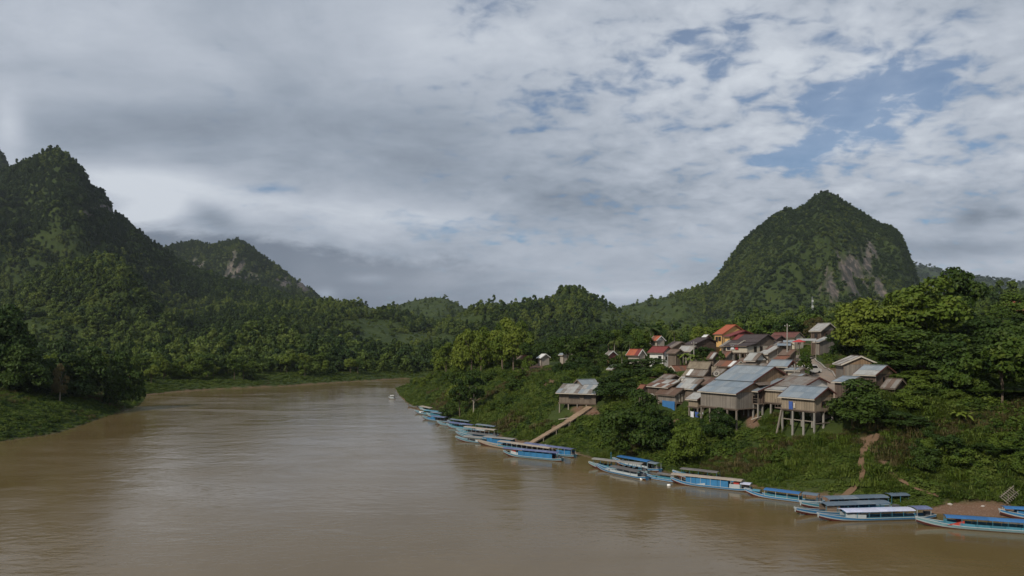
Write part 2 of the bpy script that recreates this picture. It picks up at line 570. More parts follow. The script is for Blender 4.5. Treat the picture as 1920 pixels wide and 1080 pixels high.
SH_R = [(300, -500), (130, -60), (95, 20)] + [onwater(*p) for p in (
    (1920, 972), (1750, 962), (1640, 952), (1540, 937), (1400, 910), (1320, 898), (1240, 884), (1110, 860), (1075, 850),
    (985, 836), (930, 822), (850, 797), (800, 776), (765, 758), (748, 742), (740, 728))] + [(-50, 385), (-25, 402), (10, 410), (34, 428)]
SH_L = [(-220, -500), (-140, -60), (-128, 60), (-122, 120)] + [onwater(*p) for p in (
    (0, 828), (60, 820), (110, 812), (160, 795), (200, 781), (262, 760), (272, 748), (262, 742), (330, 735), (400, 730), (535, 724),
    (640, 717), (755, 710))] + [(-25, 452), (10, 458), (34, 450)]
POLY = SH_R + SH_L[::-1]


def pdist(x, y, line):
    best = np.full(x.shape, 1e9)
    for (ax, ay), (bx, by) in zip(line[:-1], line[1:]):
        vx, vy = bx - ax, by - ay
        t = np.clip(((x - ax) * vx + (y - ay) * vy) / (vx * vx + vy * vy), 0, 1)
        best = np.minimum(best, np.hypot(x - ax - t * vx, y - ay - t * vy))
    return best


def inside(x, y):
    c = np.zeros(x.shape, bool)
    n = len(POLY)
    for i in range(n):
        (ax, ay), (bx, by) = POLY[i], POLY[(i + 1) % n]
        if ay == by: continue
        k = ((ay > y) != (by > y)) & (x < (bx - ax) * (y - ay) / (by - ay) + ax)
        c ^= k
    return c


# ridges: crest as seen from the bridge (column, row), how far off it stands, how deep its near and far flanks are, how peaked
RIDGES = [
    dict(n='karst', D=1500, wf=430, wb=500, p=0.95, c=[(1080, 640), (1120, 590), (1150, 572), (1200, 560), (1250, 551), (1330, 530), (1345, 512), (1360, 490), (1385, 455), (1400, 437),
        (1430, 413), (1450, 397), (1472, 386), (1480, 384), (1490, 389), (1510, 377), (1530, 361), (1546, 352), (1564, 359), (1590, 376), (1625, 398), (1650, 415),
        (1675, 420), (1690, 437), (1702, 467), (1712, 492), (1719, 514), (1745, 570), (1800, 640)]),
    dict(n='left', D=1350, wf=560, wb=500, p=1.15, c=[(-300, 330), (-100, 330), (0, 322), (20, 314), (40, 303), (60, 296), (75, 289), (92, 280), (100, 277), (115, 280), (140, 300), (160, 323),
        (168, 347), (190, 355), (205, 373), (214, 400), (235, 411), (262, 433), (275, 448), (300, 462), (330, 486), (400, 516), (480, 541), (560, 560), (620, 570), (700, 600), (760, 640)]),
    dict(n='peak', D=2000, wf=500, wb=500, p=1.0, c=[(-400, 260), (-150, 180), (-60, 200), (-20, 248), (0, 280), (18, 312), (50, 350), (120, 450)]),
    dict(n='scarp', D=2200, wf=520, wb=600, p=0.9, c=[(220, 560), (270, 490), (300, 468), (330, 457), (365, 450), (395, 459), (420, 452), (445, 447), (470, 462), (500, 484), (540, 511),
        (556, 526), (566, 527), (590, 548), (602, 562), (650, 600), (720, 640)]),
    dict(n='saddle', D=1050, wf=420, wb=350, p=1.2, c=[(250, 590), (400, 580), (520, 573), (600, 566), (680, 567), (715, 575), (750, 588), (800, 602), (860, 614), (960, 640)]),
    dict(n='green', D=1600, wf=450, wb=400, p=0.85, c=[(640, 640), (700, 590), (735, 573), (760, 563), (790, 556), (815, 553), (835, 555), (855, 564), (872, 575), (900, 600), (940, 640)]),
    dict(n='knoll', D=980, wf=360, wb=400, p=1.05, c=[(780, 640), (830, 606), (860, 586), (880, 574), (900, 566), (930, 561), (960, 567), (990, 570), (1020, 557), (1050, 546), (1070, 540),
        (1090, 545), (1110, 557), (1140, 571), (1170, 584), (1260, 625), (1290, 640)]),
    dict(n='far', D=4200, wf=900, wb=900, p=0.8, c=[(1500, 560), (1600, 525), (1680, 500), (1718, 491), (1740, 494), (1770, 505), (1800, 514), (1850, 517), (1900, 523), (1960, 532), (2200, 520), (2500, 560)]),
    dict(n='spur', D=800, wf=260, wb=260, p=1.0, c=[(-300, 520), (-60, 560), (0, 566), (60, 522), (130, 498), (170, 482), (200, 478), (230, 488), (258, 520), (275, 556), (320, 600), (380, 640)]),
    dict(n='rise', D=590, wf=150, wb=220, p=1.0, c=[(250, 655), (330, 648), (400, 635), (460, 617), (520, 614), (570, 624), (620, 642), (700, 655)]),
    dict(n='back', D=520, wf=210, wb=300, p=0.8, c=[(1160, 640), (1260, 622), (1340, 612), (1420, 600), (1500, 596), (1600, 585), (1700, 575), (1800, 560), (1920, 545), (2200, 520), (2600, 520)]),
]
CANOPY = 8.0


def ridge_of(r, x, y, base):
    yy = np.maximum(y, 1.0)
    u = x / yy
    px = 960 + F * u
    D = r['D'] * (1 + 0.10 * (fbm(u * 7 + 3.1, u * 0 + r['D'], 3, 5) - 0.5))
    cx = np.array([c[0] for c in r['c']], float); cy = np.array([c[1] for c in r['c']], float)
    row = np.interp(px, cx, cy)
    H = ZC + D * (YH - row) / F - CANOPY * (0.6 if r['n'] not in ('far', 'karst') else 1)
    endf = np.clip((px - cx[0]) / 40, 0, 1) * np.clip((cx[-1] - px) / 40, 0, 1)
    t = np.where(y < D, (D - y) / r['wf'], (y - D) / r['wb'])
    # flanks break into gullies and buttresses away from the crest
    gul = ridged(x / 150, y / 150, 4, int(r['D'])) - 0.55
    t2 = np.clip(t + gul * 0.55 * np.clip(t * 2.2, 0, 1), 0, 1)
    g = (1 - t2) ** r['p']
    g = g * g * (3 - 2 * g) * 0.45 + g * 0.55
    return np.where(y > 1, np.maximum(0, H - base) * g * endf, 0)


def land(x, y, detail=True):
    x = np.asarray(x, float); y = np.asarray(y, float)
    tR, tL = pdist(x, y, SH_R), pdist(x, y, SH_L)
    ins = inside(x, y)
    m = np.interp(y, [0, 240, 300, 370, 420], [1, 1, 0.80, 0.42, 0.3])
    slope = np.interp(tR, [0, 2.0, 5, 23, 92, 160, 400, 6000], [0.0, 0.5, 1.9, 13.0, 22.0, 27.0, 31, 60])
    zR = slope * m
    zL = 4.2 * (1 - np.exp(-tL / 16)) + 0.028 * np.minimum(tL, 600)
    zL = zL + 5.0 * (1 - np.exp(-tL / 26)) * np.clip((285 - y) / 50, 0, 1) * np.clip(tL / 8, 0, 1)
    wR, wL = tL ** 2, tR ** 2
    z = (zR * wR + zL * wL) / (wR + wL + 1e-6)
    n = fbm(x / 9, y / 9, 3, 3) - 0.5
    z = z + n * np.clip(np.minimum(tR, tL) / 12, 0, 1) * 1.5
    base = z
    add = np.zeros_like(z)
    for r in RIDGES:
        add = np.maximum(add, ridge_of(r, x, y, base))
    z = base + add
    z = np.where(ins, -np.minimum(np.minimum(tR, tL) * 0.35, 2.5) - 0.02, z)
    return z


def gz(x, y):
    return float(land(np.array([x]), np.array([y]))[0])


def hit(px, py, d0=60, d1=1200):
    """where the line of sight through a photo pixel meets the land"""
    d = np.geomspace(d0, d1, 900)
    x = d * (px - 960) / F
    z = ZC + d * (YH - py) / F
    g = land(x, d)
    k = np.argmax(z <= np.maximum(g, 0.0))
    return float(x[k]), float(d[k]), float(max(g[k], 0))


def proj(x, y, z):
    yy = np.maximum(y, 1e-3)
    return 960 + F * x / yy, YH - F * (z - ZC) / yy


def P(px, py, d):
    return Vector((d * (px - 960) / F, d, ZC + d * (YH - py) / F))


# rock faces: centre, reach (photo px on the slope that carries them), which distance they stand at
ROCKS = [(1600, 520, 26, 44, 1050, 1700), (1560, 540, 22, 26, 1050, 1700), (1625, 490, 14, 30, 1050, 1700), (1585, 500, 18, 22, 1050, 1700), (1650, 540, 12, 20, 1050, 1700),
         (180, 398, 22, 14, 900, 1600), (206, 388, 9, 20, 1000, 1700), (155, 402, 10, 8, 900, 1600), (150, 378, 8, 8, 900, 1600),
         (440, 510, 24, 20, 1600, 2500), (424, 518, 8, 14, 1600, 2500), (443, 480, 8, 13, 1600, 2500), (368, 496, 16, 9, 1600, 2500), (530, 530, 20, 10, 1600, 2500), (566, 538, 14, 10, 1600, 2500), (470, 520, 20, 8, 1600, 2500)]


def rockmask(x, y, z):
    px, py = proj(x, y, z)
    m = np.zeros_like(x)
    for a, b, rx, ry, d0, d1 in ROCKS:
        q = ((px - a) / rx) ** 2 + ((py - b) / ry) ** 2
        m = np.maximum(m, np.where((y > d0) & (y < d1), np.exp(-q * 0.9), 0))
    streak = fbm(x / 9, z / 60, 4, 41)
    return np.clip((m * 1.15 + (streak - 0.5) * 2.4 - 0.50) * 3.0, 0, 1) * np.clip(m * 8 - 0.6, 0, 1)


# the ground as one sheet, finer towards the camera and inside the view
th = np.concatenate([np.linspace(-180, -44, 40, endpoint=False), np.linspace(-44, 44, 470), np.linspace(44, 180, 40)[1:]])
th = R(1) * th
rr = np.concatenate([np.geomspace(12, 60, 24, endpoint=False), np.geomspace(60, 420, 230, endpoint=False), np.geomspace(420, 2400, 215, endpoint=False), np.geomspace(2400, 9000, 46)])
TH, RR = np.meshgrid(th, rr, indexing='ij')
GX, GY = RR * np.sin(TH), RR * np.cos(TH)
# inside the view the rings are rows of equal depth
GZ = land(GX.ravel(), GY.ravel()).reshape(GX.shape)
GR = rockmask(GX.ravel(), GY.ravel(), GZ.ravel()).reshape(GX.shape)
GZ = GZ + GR * (ridged(GX / 22, GZ / 60, 3, 9) - 0.5) * 9.0
nT, nR = GX.shape
idx = np.arange(nT * nR).reshape(nT, nR)
qa = np.stack([idx[:-1, :-1], idx[:-1, 1:], idx[1:, 1:], idx[1:, :-1]], -1).reshape(-1, 4)
V = np.stack([GX, GY, GZ], -1).reshape(-1, 3)
V = np.concatenate([V, [[0, 0, -3.0]]])


def dirtmask(x, y, z):
    tR = pdist(x, y, SH_R)
    tL = pdist(x, y, SH_L)
    px, py = proj(x, y, z)
    n = fbm(x / 5, y / 5, 4, 77)
    wid = np.interp(px, [600, 860, 960, 1060, 1240, 1500, 1560, 1720, 1780, 2000], [1.0, 1.2, 3.0, 1.2, 0.8, 1.2, 2.6, 0.8, 4.2, 5.2])
    sh = np.where(y < 380, np.clip((wid * (0.6 + n * 0.9) - tR) / 1.2, 0, 1), 0)
    shl = np.clip((0.8 + n * 2.0 * (y > 300) - tL) / 1.0, 0, 1) * 0.7
    vil = np.where((tR > 26) & (tR < 120) & (px > 1150) & (px < 1640), np.clip((n - 0.44) * 4, 0, 1) * np.clip((330 - y) / 60, 0, 1) * np.clip((px - 1160) / 60, 0, 1) * np.clip((1630 - px) / 60, 0, 1), 0)
    m = np.maximum(np.maximum(sh, shl), vil)
    for a, b, rx, ry in ((985, 688, 26, 8), (960, 684, 14, 4), (1008, 686, 16, 5), (1034, 716, 7, 4), (1026, 722, 6, 5), (1057, 684, 12, 4), (1092, 768, 22, 7), (1110, 772, 16, 8), (1345, 800, 6, 4), (1400, 772, 14, 10),
                         (1550, 706, 34, 8), (1412, 790, 14, 14), (1590, 700, 24, 9), (1120, 857, 0, 0), (1655, 866, 9, 4), (1375, 880, 5, 3), (890, 748, 14, 5), (1040, 800, 14, 3), (1158, 848, 7, 3), (930, 830, 30, 5), (1625, 822, 18, 6)):
        if rx == 0: continue
        q = ((px - a) / rx) ** 2 + ((py - b) / ry) ** 2
        m = np.maximum(m, np.where(y < 420, np.clip((np.exp(-q) + (n - 0.5) * 0.7 - 0.35) * 4, 0, 1), 0))
    return m


gme = mesh_np('ground', V, qa, None, 4, True)
GD = dirtmask(V[:-1, 0], V[:-1, 1], V[:-1, 2])
for nm, arr in (('rock', GR.ravel()), ('dirt', GD)):
    a = gme.attributes.new(nm, 'FLOAT', 'POINT')
    a.data.foreach_set('value', np.append(arr, 0).astype(np.float32))


def ground_mat(m, b, out):
    p = geo()
    n1 = noise(p, 0.05, 4.0, 0.6); n2 = noise(p, 0.9, 4.0, 0.65); n3 = noise(p, 6.0, 3.0, 0.6)
    gr = mix(sstep(n1, 0.35, 0.65), (0.024, 0.040, 0.009), (0.042, 0.060, 0.013))
    gr = mix(sstep(n2, 0.5, 0.8), gr, (0.052, 0.064, 0.018))
    di = mix(n2, (0.165, 0.092, 0.055), (0.120, 0.074, 0.050))
    di = mix(sstep(n3, 0.45, 0.75), di, (0.215, 0.155, 0.115))
    x, y, z = xyz(p)
    st = noise(vec(x * 0.12, y * 0.12, z * 0.016), 1.0, 7.0, 0.7)
    ro = mix(sstep(st, 0.40, 0.66), (0.045, 0.046, 0.040), (0.185, 0.150, 0.128))
    c = mix(attr('dirt'), gr, di)
    c = mix(attr('rock'), c, ro)
    setc(b, c); setc(b, 0.9, 'Roughness'); setc(b, 0.15, 'Specular IOR Level')
    bump(b, n2 + st * attr('rock') * 6.0, 0.25)


gme.materials.append(material('ground', ground_mat))
tag(link('ground', gme), 'wooded land, river banks and mountains', kind='structure')


def water_mat(m, b, out):
    p = geo()
    x, y, z = xyz(p)
    pat = noise(vec(x * 0.030, y * 0.011, 0.0), 1.0, 5.0, 0.6, 0.5)
    r1 = noise(vec(x * 0.55, y * 0.9, 0.0), 1.0, 3.0, 0.55, 0.3)
    r2 = noise(vec(x * 0.10, y * 0.14, 3.0), 1.0, 3.0, 0.5, 0.6)
    c = mix(sstep(pat, 0.35, 0.65), (0.128, 0.089, 0.037), (0.146, 0.104, 0.049))
    setc(b, c)
    setc(b, lin(noise(vec(x * 0.02, y * 0.045, 5.0), 1.0, 6.0, 0.68, 1.0), 0.36, 0.66, 0.06, 0.22), 'Roughness')
    setc(b, 0.42, 'Specular IOR Level')
    b.inputs['IOR'].default_value = 1.33
    r3 = noise(vec(x * 0.018, y * 0.05, 9.0), 1.0, 6.0, 0.65, 1.2)
    h = r1 * lin(pat, 0.35, 0.65, 0.015, 0.07) * lin(r3, 0.35, 0.65, 0.4, 1.6) + r2 * 0.13
    bump(b, h, 1.0, 0.75)


me = mesh_np('river', [(-420, -480, 0), (330, -480, 0), (330, 620, 0), (-420, 620, 0)], [(0, 1, 2, 3)], material('river_water', water_mat))
tag(link('river', me), 'wide muddy brown river', kind='structure')

# haze: one closed box of thin air round everything
HAZE = 0.000042
me = MB().box(-6000, 6000, -6000, 9500, -4, 640).mesh('haze', [])
hm = bpy.data.materials.new('haze'); hm.use_nodes = True
hm.node_tree.nodes.clear()
ho = hm.node_tree.nodes.new('ShaderNodeOutputMaterial')
hv = hm.node_tree.nodes.new('ShaderNodeVolumePrincipled')
hv.inputs['Color'].default_value = (0.80, 0.88, 1.0, 1)
hv.inputs['Density'].default_value = HAZE
hv.inputs['Anisotropy'].default_value = 0.2
hm.node_tree.links.new(hv.outputs[0], ho.inputs['Volume'])
me.materials.append(hm)
tag(link('haze', me), 'thin bluish haze in the valley air', kind='stuff')

KEEP_OUT = []                                 # (x, y, r) kept clear of wild plants: houses, paths, stairs


# ---------------------------------------------------------------- houses
SHEETS = {}


def sheet_mesh(w, s, mat):
    """one corrugated sheet, w wide along the ridge, s down the slope"""
    key = (round(w, 2), round(s, 2), mat.name)
    if key in SHEETS: return SHEETS[key]
    n = max(8, int(w / 0.13))
    vs, fs = [], []
    for j, y in enumerate((0, s)):
        for i in range(n + 1):
            vs.append((w * 1.03 * i / n, y, 0.028 * (i % 2)))
    for i in range(n):
        fs.append((i, i + 1, n + 2 + i, n + 1 + i))
    me = bpy.data.meshes.new('roof_sheet'); me.from_pydata(vs, [], fs); me.materials.append(mat)
    SHEETS[key] = me
    return me


def slope(root, x0, L, ytop, ztop, ybot, zbot, side, mats, sheet, name='roof_sheet', rnd=random):
    """one roof slope of overlapping sheets; side -1 falls to -y, +1 to +y"""
    run, drop = abs(ybot - ytop), ztop - zbot
    p = math.atan2(drop, run); sl = math.hypot(run, drop)
    n = max(1, round(L / sheet)); w = L / n
    rows = 2 if sl > 3.0 and sheet < 2 else 1
    for r in range(rows):
        s0 = sl * r / rows; s1 = sl / rows * 1.05 if r < rows - 1 else sl / rows
        m_row = None
        for i in range(n):
            m = M[rnd.choice(mats)]
            lift = 0.05 - 0.028 * r + rnd.uniform(0, 0.012)
            y = ytop + (ybot - ytop) * (s0 / sl); z = ztop - drop * (s0 / sl) + lift
            x = x0 + i * w
            if side < 0: loc, rot = (x + w, y, z), (-p, 0, math.pi)
            else: loc, rot = (x, y, z), (-p, 0, 0)
            link(name, sheet_mesh(w, s1, m), root, loc, rot)


def opening(root, kind, side, c, w, h, zc, at, frame='shutter', pane='glass'):
    """a window or door set in a wall: frame proud of the wall, pane inside it. side: f (-y face), g (+x face), l (-x face)"""
    fb, pb = MB(), MB()
    t = 0.07
    def bx(mb, a0, a1, z0, z1, d0, d1):
        if side == 'f': mb.box(a0, a1, at - d1, at - d0, z0, z1)
        elif side == 'g': mb.box(at + d0, at + d1, a0, a1, z0, z1)
        else: mb.box(at - d1, at - d0, a0, a1, z0, z1)
    a0, a1, z0, z1 = c - w / 2, c + w / 2, zc - h / 2, zc + h / 2
    bx(fb, a0 - t, a0, z0 - t, z1 + t, .003, .07); bx(fb, a1, a1 + t, z0 - t, z1 + t, .003, .07)
    bx(fb, a0, a1, z1, z1 + t, .003, .068); bx(fb, a0, a1, z0 - t, z0, .003, .068)
    bx(pb, a0, a1, z0, z1, .004, .022)
    f = link(kind, fb.mesh(kind, M[frame]), root)
    link('pane' if kind == 'window' else 'leaf', pb.mesh('pane', M[pane]), f)


def house(label, A, B, Ee, wall_py, G, roof=('zinc',), wall='wood', gable=None, trim='trim_red', stilts=False, back=0.62, alpha=60, over=0.55, gover=0.4, sheet=1.0,
          skirt=None, skirt_roof=None, win=(), dims=None, name='house', cat='house', panels=None, mid_rail=False, post='post', group=None, keep=0.5):
    rnd = random.Random(hash(label) % 99991 if False else sum(map(ord, label)))
    a = R(alpha); ca, sa = math.cos(a), math.sin(a)
    uA, uB, uE = (A[0] - 960) / F, (B[0] - 960) / F, (Ee[0] - 960) / F
    d = G if not isinstance(G, tuple) else hit(*G)[1] + 2.5
    for _ in range(3):
        X = uA * d
        if dims: L, hw, drop = dims
        else:
            L = (X - uB * d) / (ca + uB * sa); hw = (X - uE * d) / (sa - uE * ca)
        if isinstance(G, tuple): d = hit(*G)[1] + hw * ca * 0.85
    X = uA * d
    L, hw = max(L, 1.6), max(hw, 1.0)
    zA = ZC + d * (YH - A[1]) / F
    dE = d - hw * ca
    zE = zA - drop if dims else ZC + dE * (YH - Ee[1]) / F
    zE = min(zE, zA - 0.25 * hw)
    tp = (zA - zE) / hw
    cx, cy = X - ca * L / 2, d + sa * L / 2
    z0 = gz(cx, cy)
    root = thing(name, label, cat, (cx, cy, z0), -a, group)
    A_, E_ = zA - z0, zE - z0
    x0, x1 = -L / 2, L / 2
    hb = hw * back
    zB = A_ - tp * hb
    near = d < 185
    sh = sheet if near else max(sheet, 2.0)
    # roof
    slope(root, x0, L, 0, A_, -hw, E_, -1, roof, sh, rnd=rnd)
    slope(root, x0, L, 0, A_, hb, zB, 1, roof, sh, rnd=rnd)
    link('ridge_cap', MB().bar((x0 - .03, 0, A_ + .10), (x1 + .03, 0, A_ + .10), .32, .07).mesh('ridge_cap', M[roof[0]]), root)
    yf, zf_roof = -hw, E_
    if skirt:
        uS = (skirt[0] - 960) / F
        h2 = (X - uS * d) / (sa - uS * ca)
        zS = ZC + (d - h2 * ca) * (YH - skirt[1]) / F - z0
        slope(root, x0, L, -(hw - .35), E_ - .12 + .35 * tp * .4, -h2, zS, -1, skirt_roof or roof, sh, rnd=rnd)
        yf, zf_roof = -h2, zS
    for xx in (x1, x0):
        link('barge_board', MB().bar((xx, 0, A_ - .03), (xx, -hw, E_ - .03), .06, .24).mesh('barge_board', M[trim]), root)
        link('barge_board', MB().bar((xx, 0, A_ - .03), (xx, hb, zB - .03), .06, .24).mesh('barge_board', M[trim]), root)
        if skirt: link('barge_board', MB().bar((xx, -(hw - .35), E_ - .12), (xx, yf, zf_roof - .03), .06, .2).mesh('barge_board', M[trim]), root)
    link('fascia', MB().box(x0, x1, yf + .02, yf + .07, zf_roof - .16, zf_roof - .01).mesh('fascia', M['trim_light' if 'zinc' in roof[0] else 'beam']), root)
    # walls
    yw, yb = yf + over, hb - over * .5
    xl, xr = x0 + gover, x1 - gover
    if xr - xl < 1.0: xl, xr = x0 + .2, x1 - .2
    if yb < .4: yb = .4
    if yw > -.5: yw = -.5
    tf = (zf_roof + (E_ - zf_roof) * (over / max(.6, (-yf) - hw)) if skirt and -yf - hw > over else E_ + tp * (yw + hw) if not skirt else E_) - .06
    tb = A_ - tp * yb - .06
    fl = ZC + (dE + over) * (YH - wall_py) / F - z0
    fl = min(fl, tf - 1.2)
    def gl(x, y):                             # ground under a local point
        wx, wy = cx + ca * x + sa * y, cy - sa * x + ca * y
        return gz(wx, wy) - z0
    corners = [gl(x, y) for x in (xl, xr) for y in (yw, yb)]
    if not stilts: fl = min(corners) - .3
    w_ = M[wall]
    npan = panels or (max(1, round((xr - xl) / 1.5)) if near else 1)
    pw = (xr - xl) / npan
    for i in range(npan):
        o_ = rnd.uniform(0, .015)
        link('wall_panel' if npan > 1 else 'wall', MB().box(xl + i * pw + .012, xl + (i + 1) * pw - .012, yw - o_, yw + .09, fl + .02, tf).mesh('wall', w_), root)
    link('wall', MB().box(xl, xr, yb - .09, yb, fl + .02, tb).mesh('wall', w_), root)
    zs = min(tf, tb) - .02
    gm = M[gable or wall]
    for xx, s in ((xr, 1), (xl, -1)):
        a0, a1 = (xx - .09, xx) if s > 0 else (xx, xx + .09)
        nside = max(1, round((yb - yw) / 1.8)) if near and s > 0 else 1
        for i in range(nside):
            y0_, y1_ = yw + .1 + (yb - yw - .2) * i / nside, yw + .1 + (yb - yw - .2) * (i + 1) / nside
            link('wall_panel' if nside > 1 else 'wall', MB().box(a0 + rnd.uniform(0, .01), a1, y0_ + .008, y1_ - .008, fl + .02, zs).mesh('wall', w_), root)
        poly = [(yw + .02, zs + .02), (yb - .02, zs + .02), (yb - .02, tb), (0, A_ - .10), (-min(hw, -yw) * 1.0 + .02, max(zs + .02, A_ - tp * min(hw, -yw) - .08))]
        if -yw > hw: poly.append((yw + .02, max(zs + .021, tf)))
        b0, b1 = (a0 + .02, a1 + .02) if s > 0 else (a0 - .02, a1 - .02)
        link('gable', MB().prism(poly, 0, b0, b1).mesh('gable', gm), root)
    pm = M[post]
    if stilts:
        link('floor', MB().box(xl - .15, xr + .15, yw - .15, yb + .15, fl - .12, fl).mesh('floor', M['beam']), root)
        nx = max(2, round((xr - xl) / 2.2) + 1)
        for iy, y in enumerate((yw + .1, (yw + yb) / 2, yb - .1)):
            link('floor_beam', MB().box(xl - .2, xr + .2, y - .08, y + .08, fl - .30, fl - .125).mesh('floor_beam', M['beam']), root)
            for i in range(nx):
                x = xl + .1 + (xr - xl - .2) * i / (nx - 1)
                g = gl(x, y)
                if g < fl - .4: link('post', MB().bar((x, y, fl - .305), (x + rnd.uniform(-.05, .05), y, g - .4), .22, .22, 0, .26).mesh('post', pm), root)
        if mid_rail:
            g = gl(xr, yw)
            zz = fl - (fl - g) * .42
            link('cross_beam', MB().bar((xl, yw + .22, zz), (xr, yw + .22, zz), .10, .14).mesh('cross_beam', M['post']), root)
            link('cross_beam', MB().bar((xr - .02, yw, zz - .3), (xr - .02, yb, zz - .3), .10, .14).mesh('cross_beam', M['post']), root)
    else:
        for x in (xl, xr):
            link('corner_post', MB().box(x - .07, x + .07, yw - .04, yw + .10, fl, tf).mesh('corner_post', M['beam']), root)
    for kind, side, t, w, h, zt, *r in win:   # zt: height of the middle as a share of the wall
        top = tf if side == 'f' else zs
        bot = fl if stilts else max(corners[2], corners[3]) if side == 'g' else max(corners)
        bot = min(bot, top - h - .2)
        zc = bot + (top - bot) * zt
        if kind == 'door': zc = bot + h / 2 + .05
        fr = r[0] if r else 'shutter'; pa = r[1] if len(r) > 1 else 'glass'
        if side == 'f': opening(root, kind, 'f', xl + (xr - xl) * t, w, h, zc, yw - .016, fr, pa)
        else: opening(root, kind, 'g', yw + (yb - yw) * t, w, h, zc, xr, fr, pa)
    for fx_ in (-.3, 0, .3):
        for fy_ in (-.3, .3):
            X_, Y_ = fx_ * L, fy_ * (hb + hw)
            KEEP_OUT.append((cx + ca * X_ + sa * Y_, cy - sa * X_ + ca * Y_, max(1.3, min(L, hw + hb) * (0.30 if stilts and fl > 0 else keep))))
    root['d'] = d
    print('%-60s d=%.0f L=%.1f hw=%.1f drop=%.1f wall=%.1f under=%.1f' % (label[:60], d, L, hw, zA - zE, tf - fl, fl))
    return dict(root=root, gl=gl, L=L, hw=hw, xl=xl, xr=xr, yw=yw, yb=yb, fl=fl, tf=tf, A=A_, E=E_, d=d, zf=zf_roof, yf=yf)


W2 = [('window', 'f', .3, .9, .9, .55), ('window', 'f', .72, .9, .9, .55), ('window', 'g', .5, .8, .9, .55)]
WF = [('window', 'f', .5, .8, .8, .55)]
WG = [('window', 'g', .45, .8, .9, .5)]

h1 = house('nearest stilt house with a blue grey sheet roof on tall concrete posts', (1553, 727), (1483, 727), (1527, 749), 771, (1530, 822), ('zinc_blue', 'zinc_blue', 'zinc'),
           'bamboo', 'wood_warm', stilts=True, post='concrete', mid_rail=True, win=[('window', 'g', .45, .8, .8, .5)])
h2 = house('long stilt house with a brownish roof and a white gable behind the nearest one', (1537, 708), (1466, 708), (1504, 727), 757, (1482, 790), ('zinc_old',), 'bamboo', 'white', stilts=True,
           post='concrete', skirt=(1487, 734), skirt_roof=('zinc_light', 'zinc'))
h2b = house('pale blue grey roofed stilt porch between the two biggest stilt houses', (1470, 711), (1436, 712), (1421, 734), 756, (1420, 788), ('zinc_blue', 'zinc'), 'wood_dark', stilts=True, post='concrete', over=1.6,
            win=[('door', 'f', .5, .9, 1.8, .5)])
h3 = house('biggest stilt house with a two tier blue grey roof and timber gable', (1453, 688), (1378, 688), (1413, 716), 765, (1382, 800), ('zinc', 'zinc_blue', 'zinc'), 'wood_grey', 'wood_warm', stilts=True,
           post='post', skirt=(1380, 739), skirt_roof=('zinc_blue', 'zinc_blue', 'zinc'), win=[('window', 'g', .42, 2.4, 1.3, .52, 'beam'), ('door', 'g', .75, .9, 1.9, .5, 'beam')])  # the wide window's dark pane paints the shade inside an open porch
y0_, y1_, z1_, z2_ = -h3['hw'] + .5, h3['yb'] + .5, h3['E'] - .08, h3['E'] - .55
link('pent_roof', MB().add([(h3['xr'] + .03, y0_, z1_), (h3['xr'] + .03, y1_, z1_), (h3['xr'] + 1.2, y1_, z2_), (h3['xr'] + 1.2, y0_, z2_),
                           (h3['xr'] + .03, y0_, z1_ - .05), (h3['xr'] + .03, y1_, z1_ - .05), (h3['xr'] + 1.2, y1_, z2_ - .05), (h3['xr'] + 1.2, y0_, z2_ - .05)],
                          [(0, 3, 2, 1), (4, 5, 6, 7), (0, 4, 7, 3), (3, 7, 6, 2), (2, 6, 5, 1)]).mesh('pent_roof', M['zinc_old']), h3['root'])
h5 = house('brown tiled plank house with a blue tarp hung on its front', (1281, 729), (1243, 729), (1265, 742), 756, (1266, 772), ('tile_brown', 'thatch_brown', 'tile_brown'), 'wood_grey', 'wood', stilts=True, trim='beam',
           win=[('window', 'g', .35, .5, 1.5, .55, 'shutter', 'cream'), ('window', 'g', .6, .5, 1.5, .55, 'shutter', 'cream')])
h6 = house('small stilt hut with a pale grey sheet roof right of the brown tiled house', (1324, 738), (1301, 737), (1307, 750), 763, (1307, 785), ('zinc_light', 'zinc', 'zinc_light'), 'bamboo', 'wood', stilts=True, post='post')
house('low house under a rusty roof patched with pale sheets, above the brown tiled house', (1276, 714), (1233, 714), (1252, 727), 738, (1262, 752), ('zinc_light', 'rust', 'rust', 'zinc_old', 'zinc_light'), 'wood_dark', trim='beam', win=WF)
house('house under a streaked grey sheet roof between the rusty and the brown roofs', (1319, 711), (1285, 711), (1300, 730), 742, (1312, 752), ('zinc_light', 'zinc_old', 'zinc', 'zinc_light'), 'wood', trim='beam', win=WG)
house('grey timber house with a plain brown roof left of the biggest stilt house', (1356, 709), (1322, 709), (1338, 722), 737, (1340, 752), ('thatch_brown', 'rust'), 'wood_grey', trim='beam', back=.5, win=[('door', 'f', .85, .6, 1.5, .5)])
house('maroon trimmed shed with a blue tarp at the left end of the stilt house row', (1211, 722), (1201, 722), (1204, 731), 745, (1222, 752), ('rust_red',), 'wood', trim='trim_red', back=1.1, win=())
house('thatch roofed house with a lower patched roof in front', (1334, 679), (1294, 680), (1327, 693), 712, (1322, 722), ('thatch',), 'wood_dark', trim='beam', skirt=(1319, 706), skirt_roof=('thatch', 'thatch', 'zinc_old', 'white_sheet'), win=WF)
house('small thatch roofed shed joined to the right side of the patched roof', (1345, 687), (1328, 687), (1335, 703), 712, 158, ('thatch',), 'wood', trim='beam', win=())
house('rusty orange gabled house with pale barge boards facing the river', (1258, 686), (1280, 680), (1272, 706), 705, 172, ('rust_red', 'rust'), 'wood_dark', 'wood_dark', 'trim_light', alpha=150, dims=(6.5, 2.9, 2.4), back=1.0, win=())
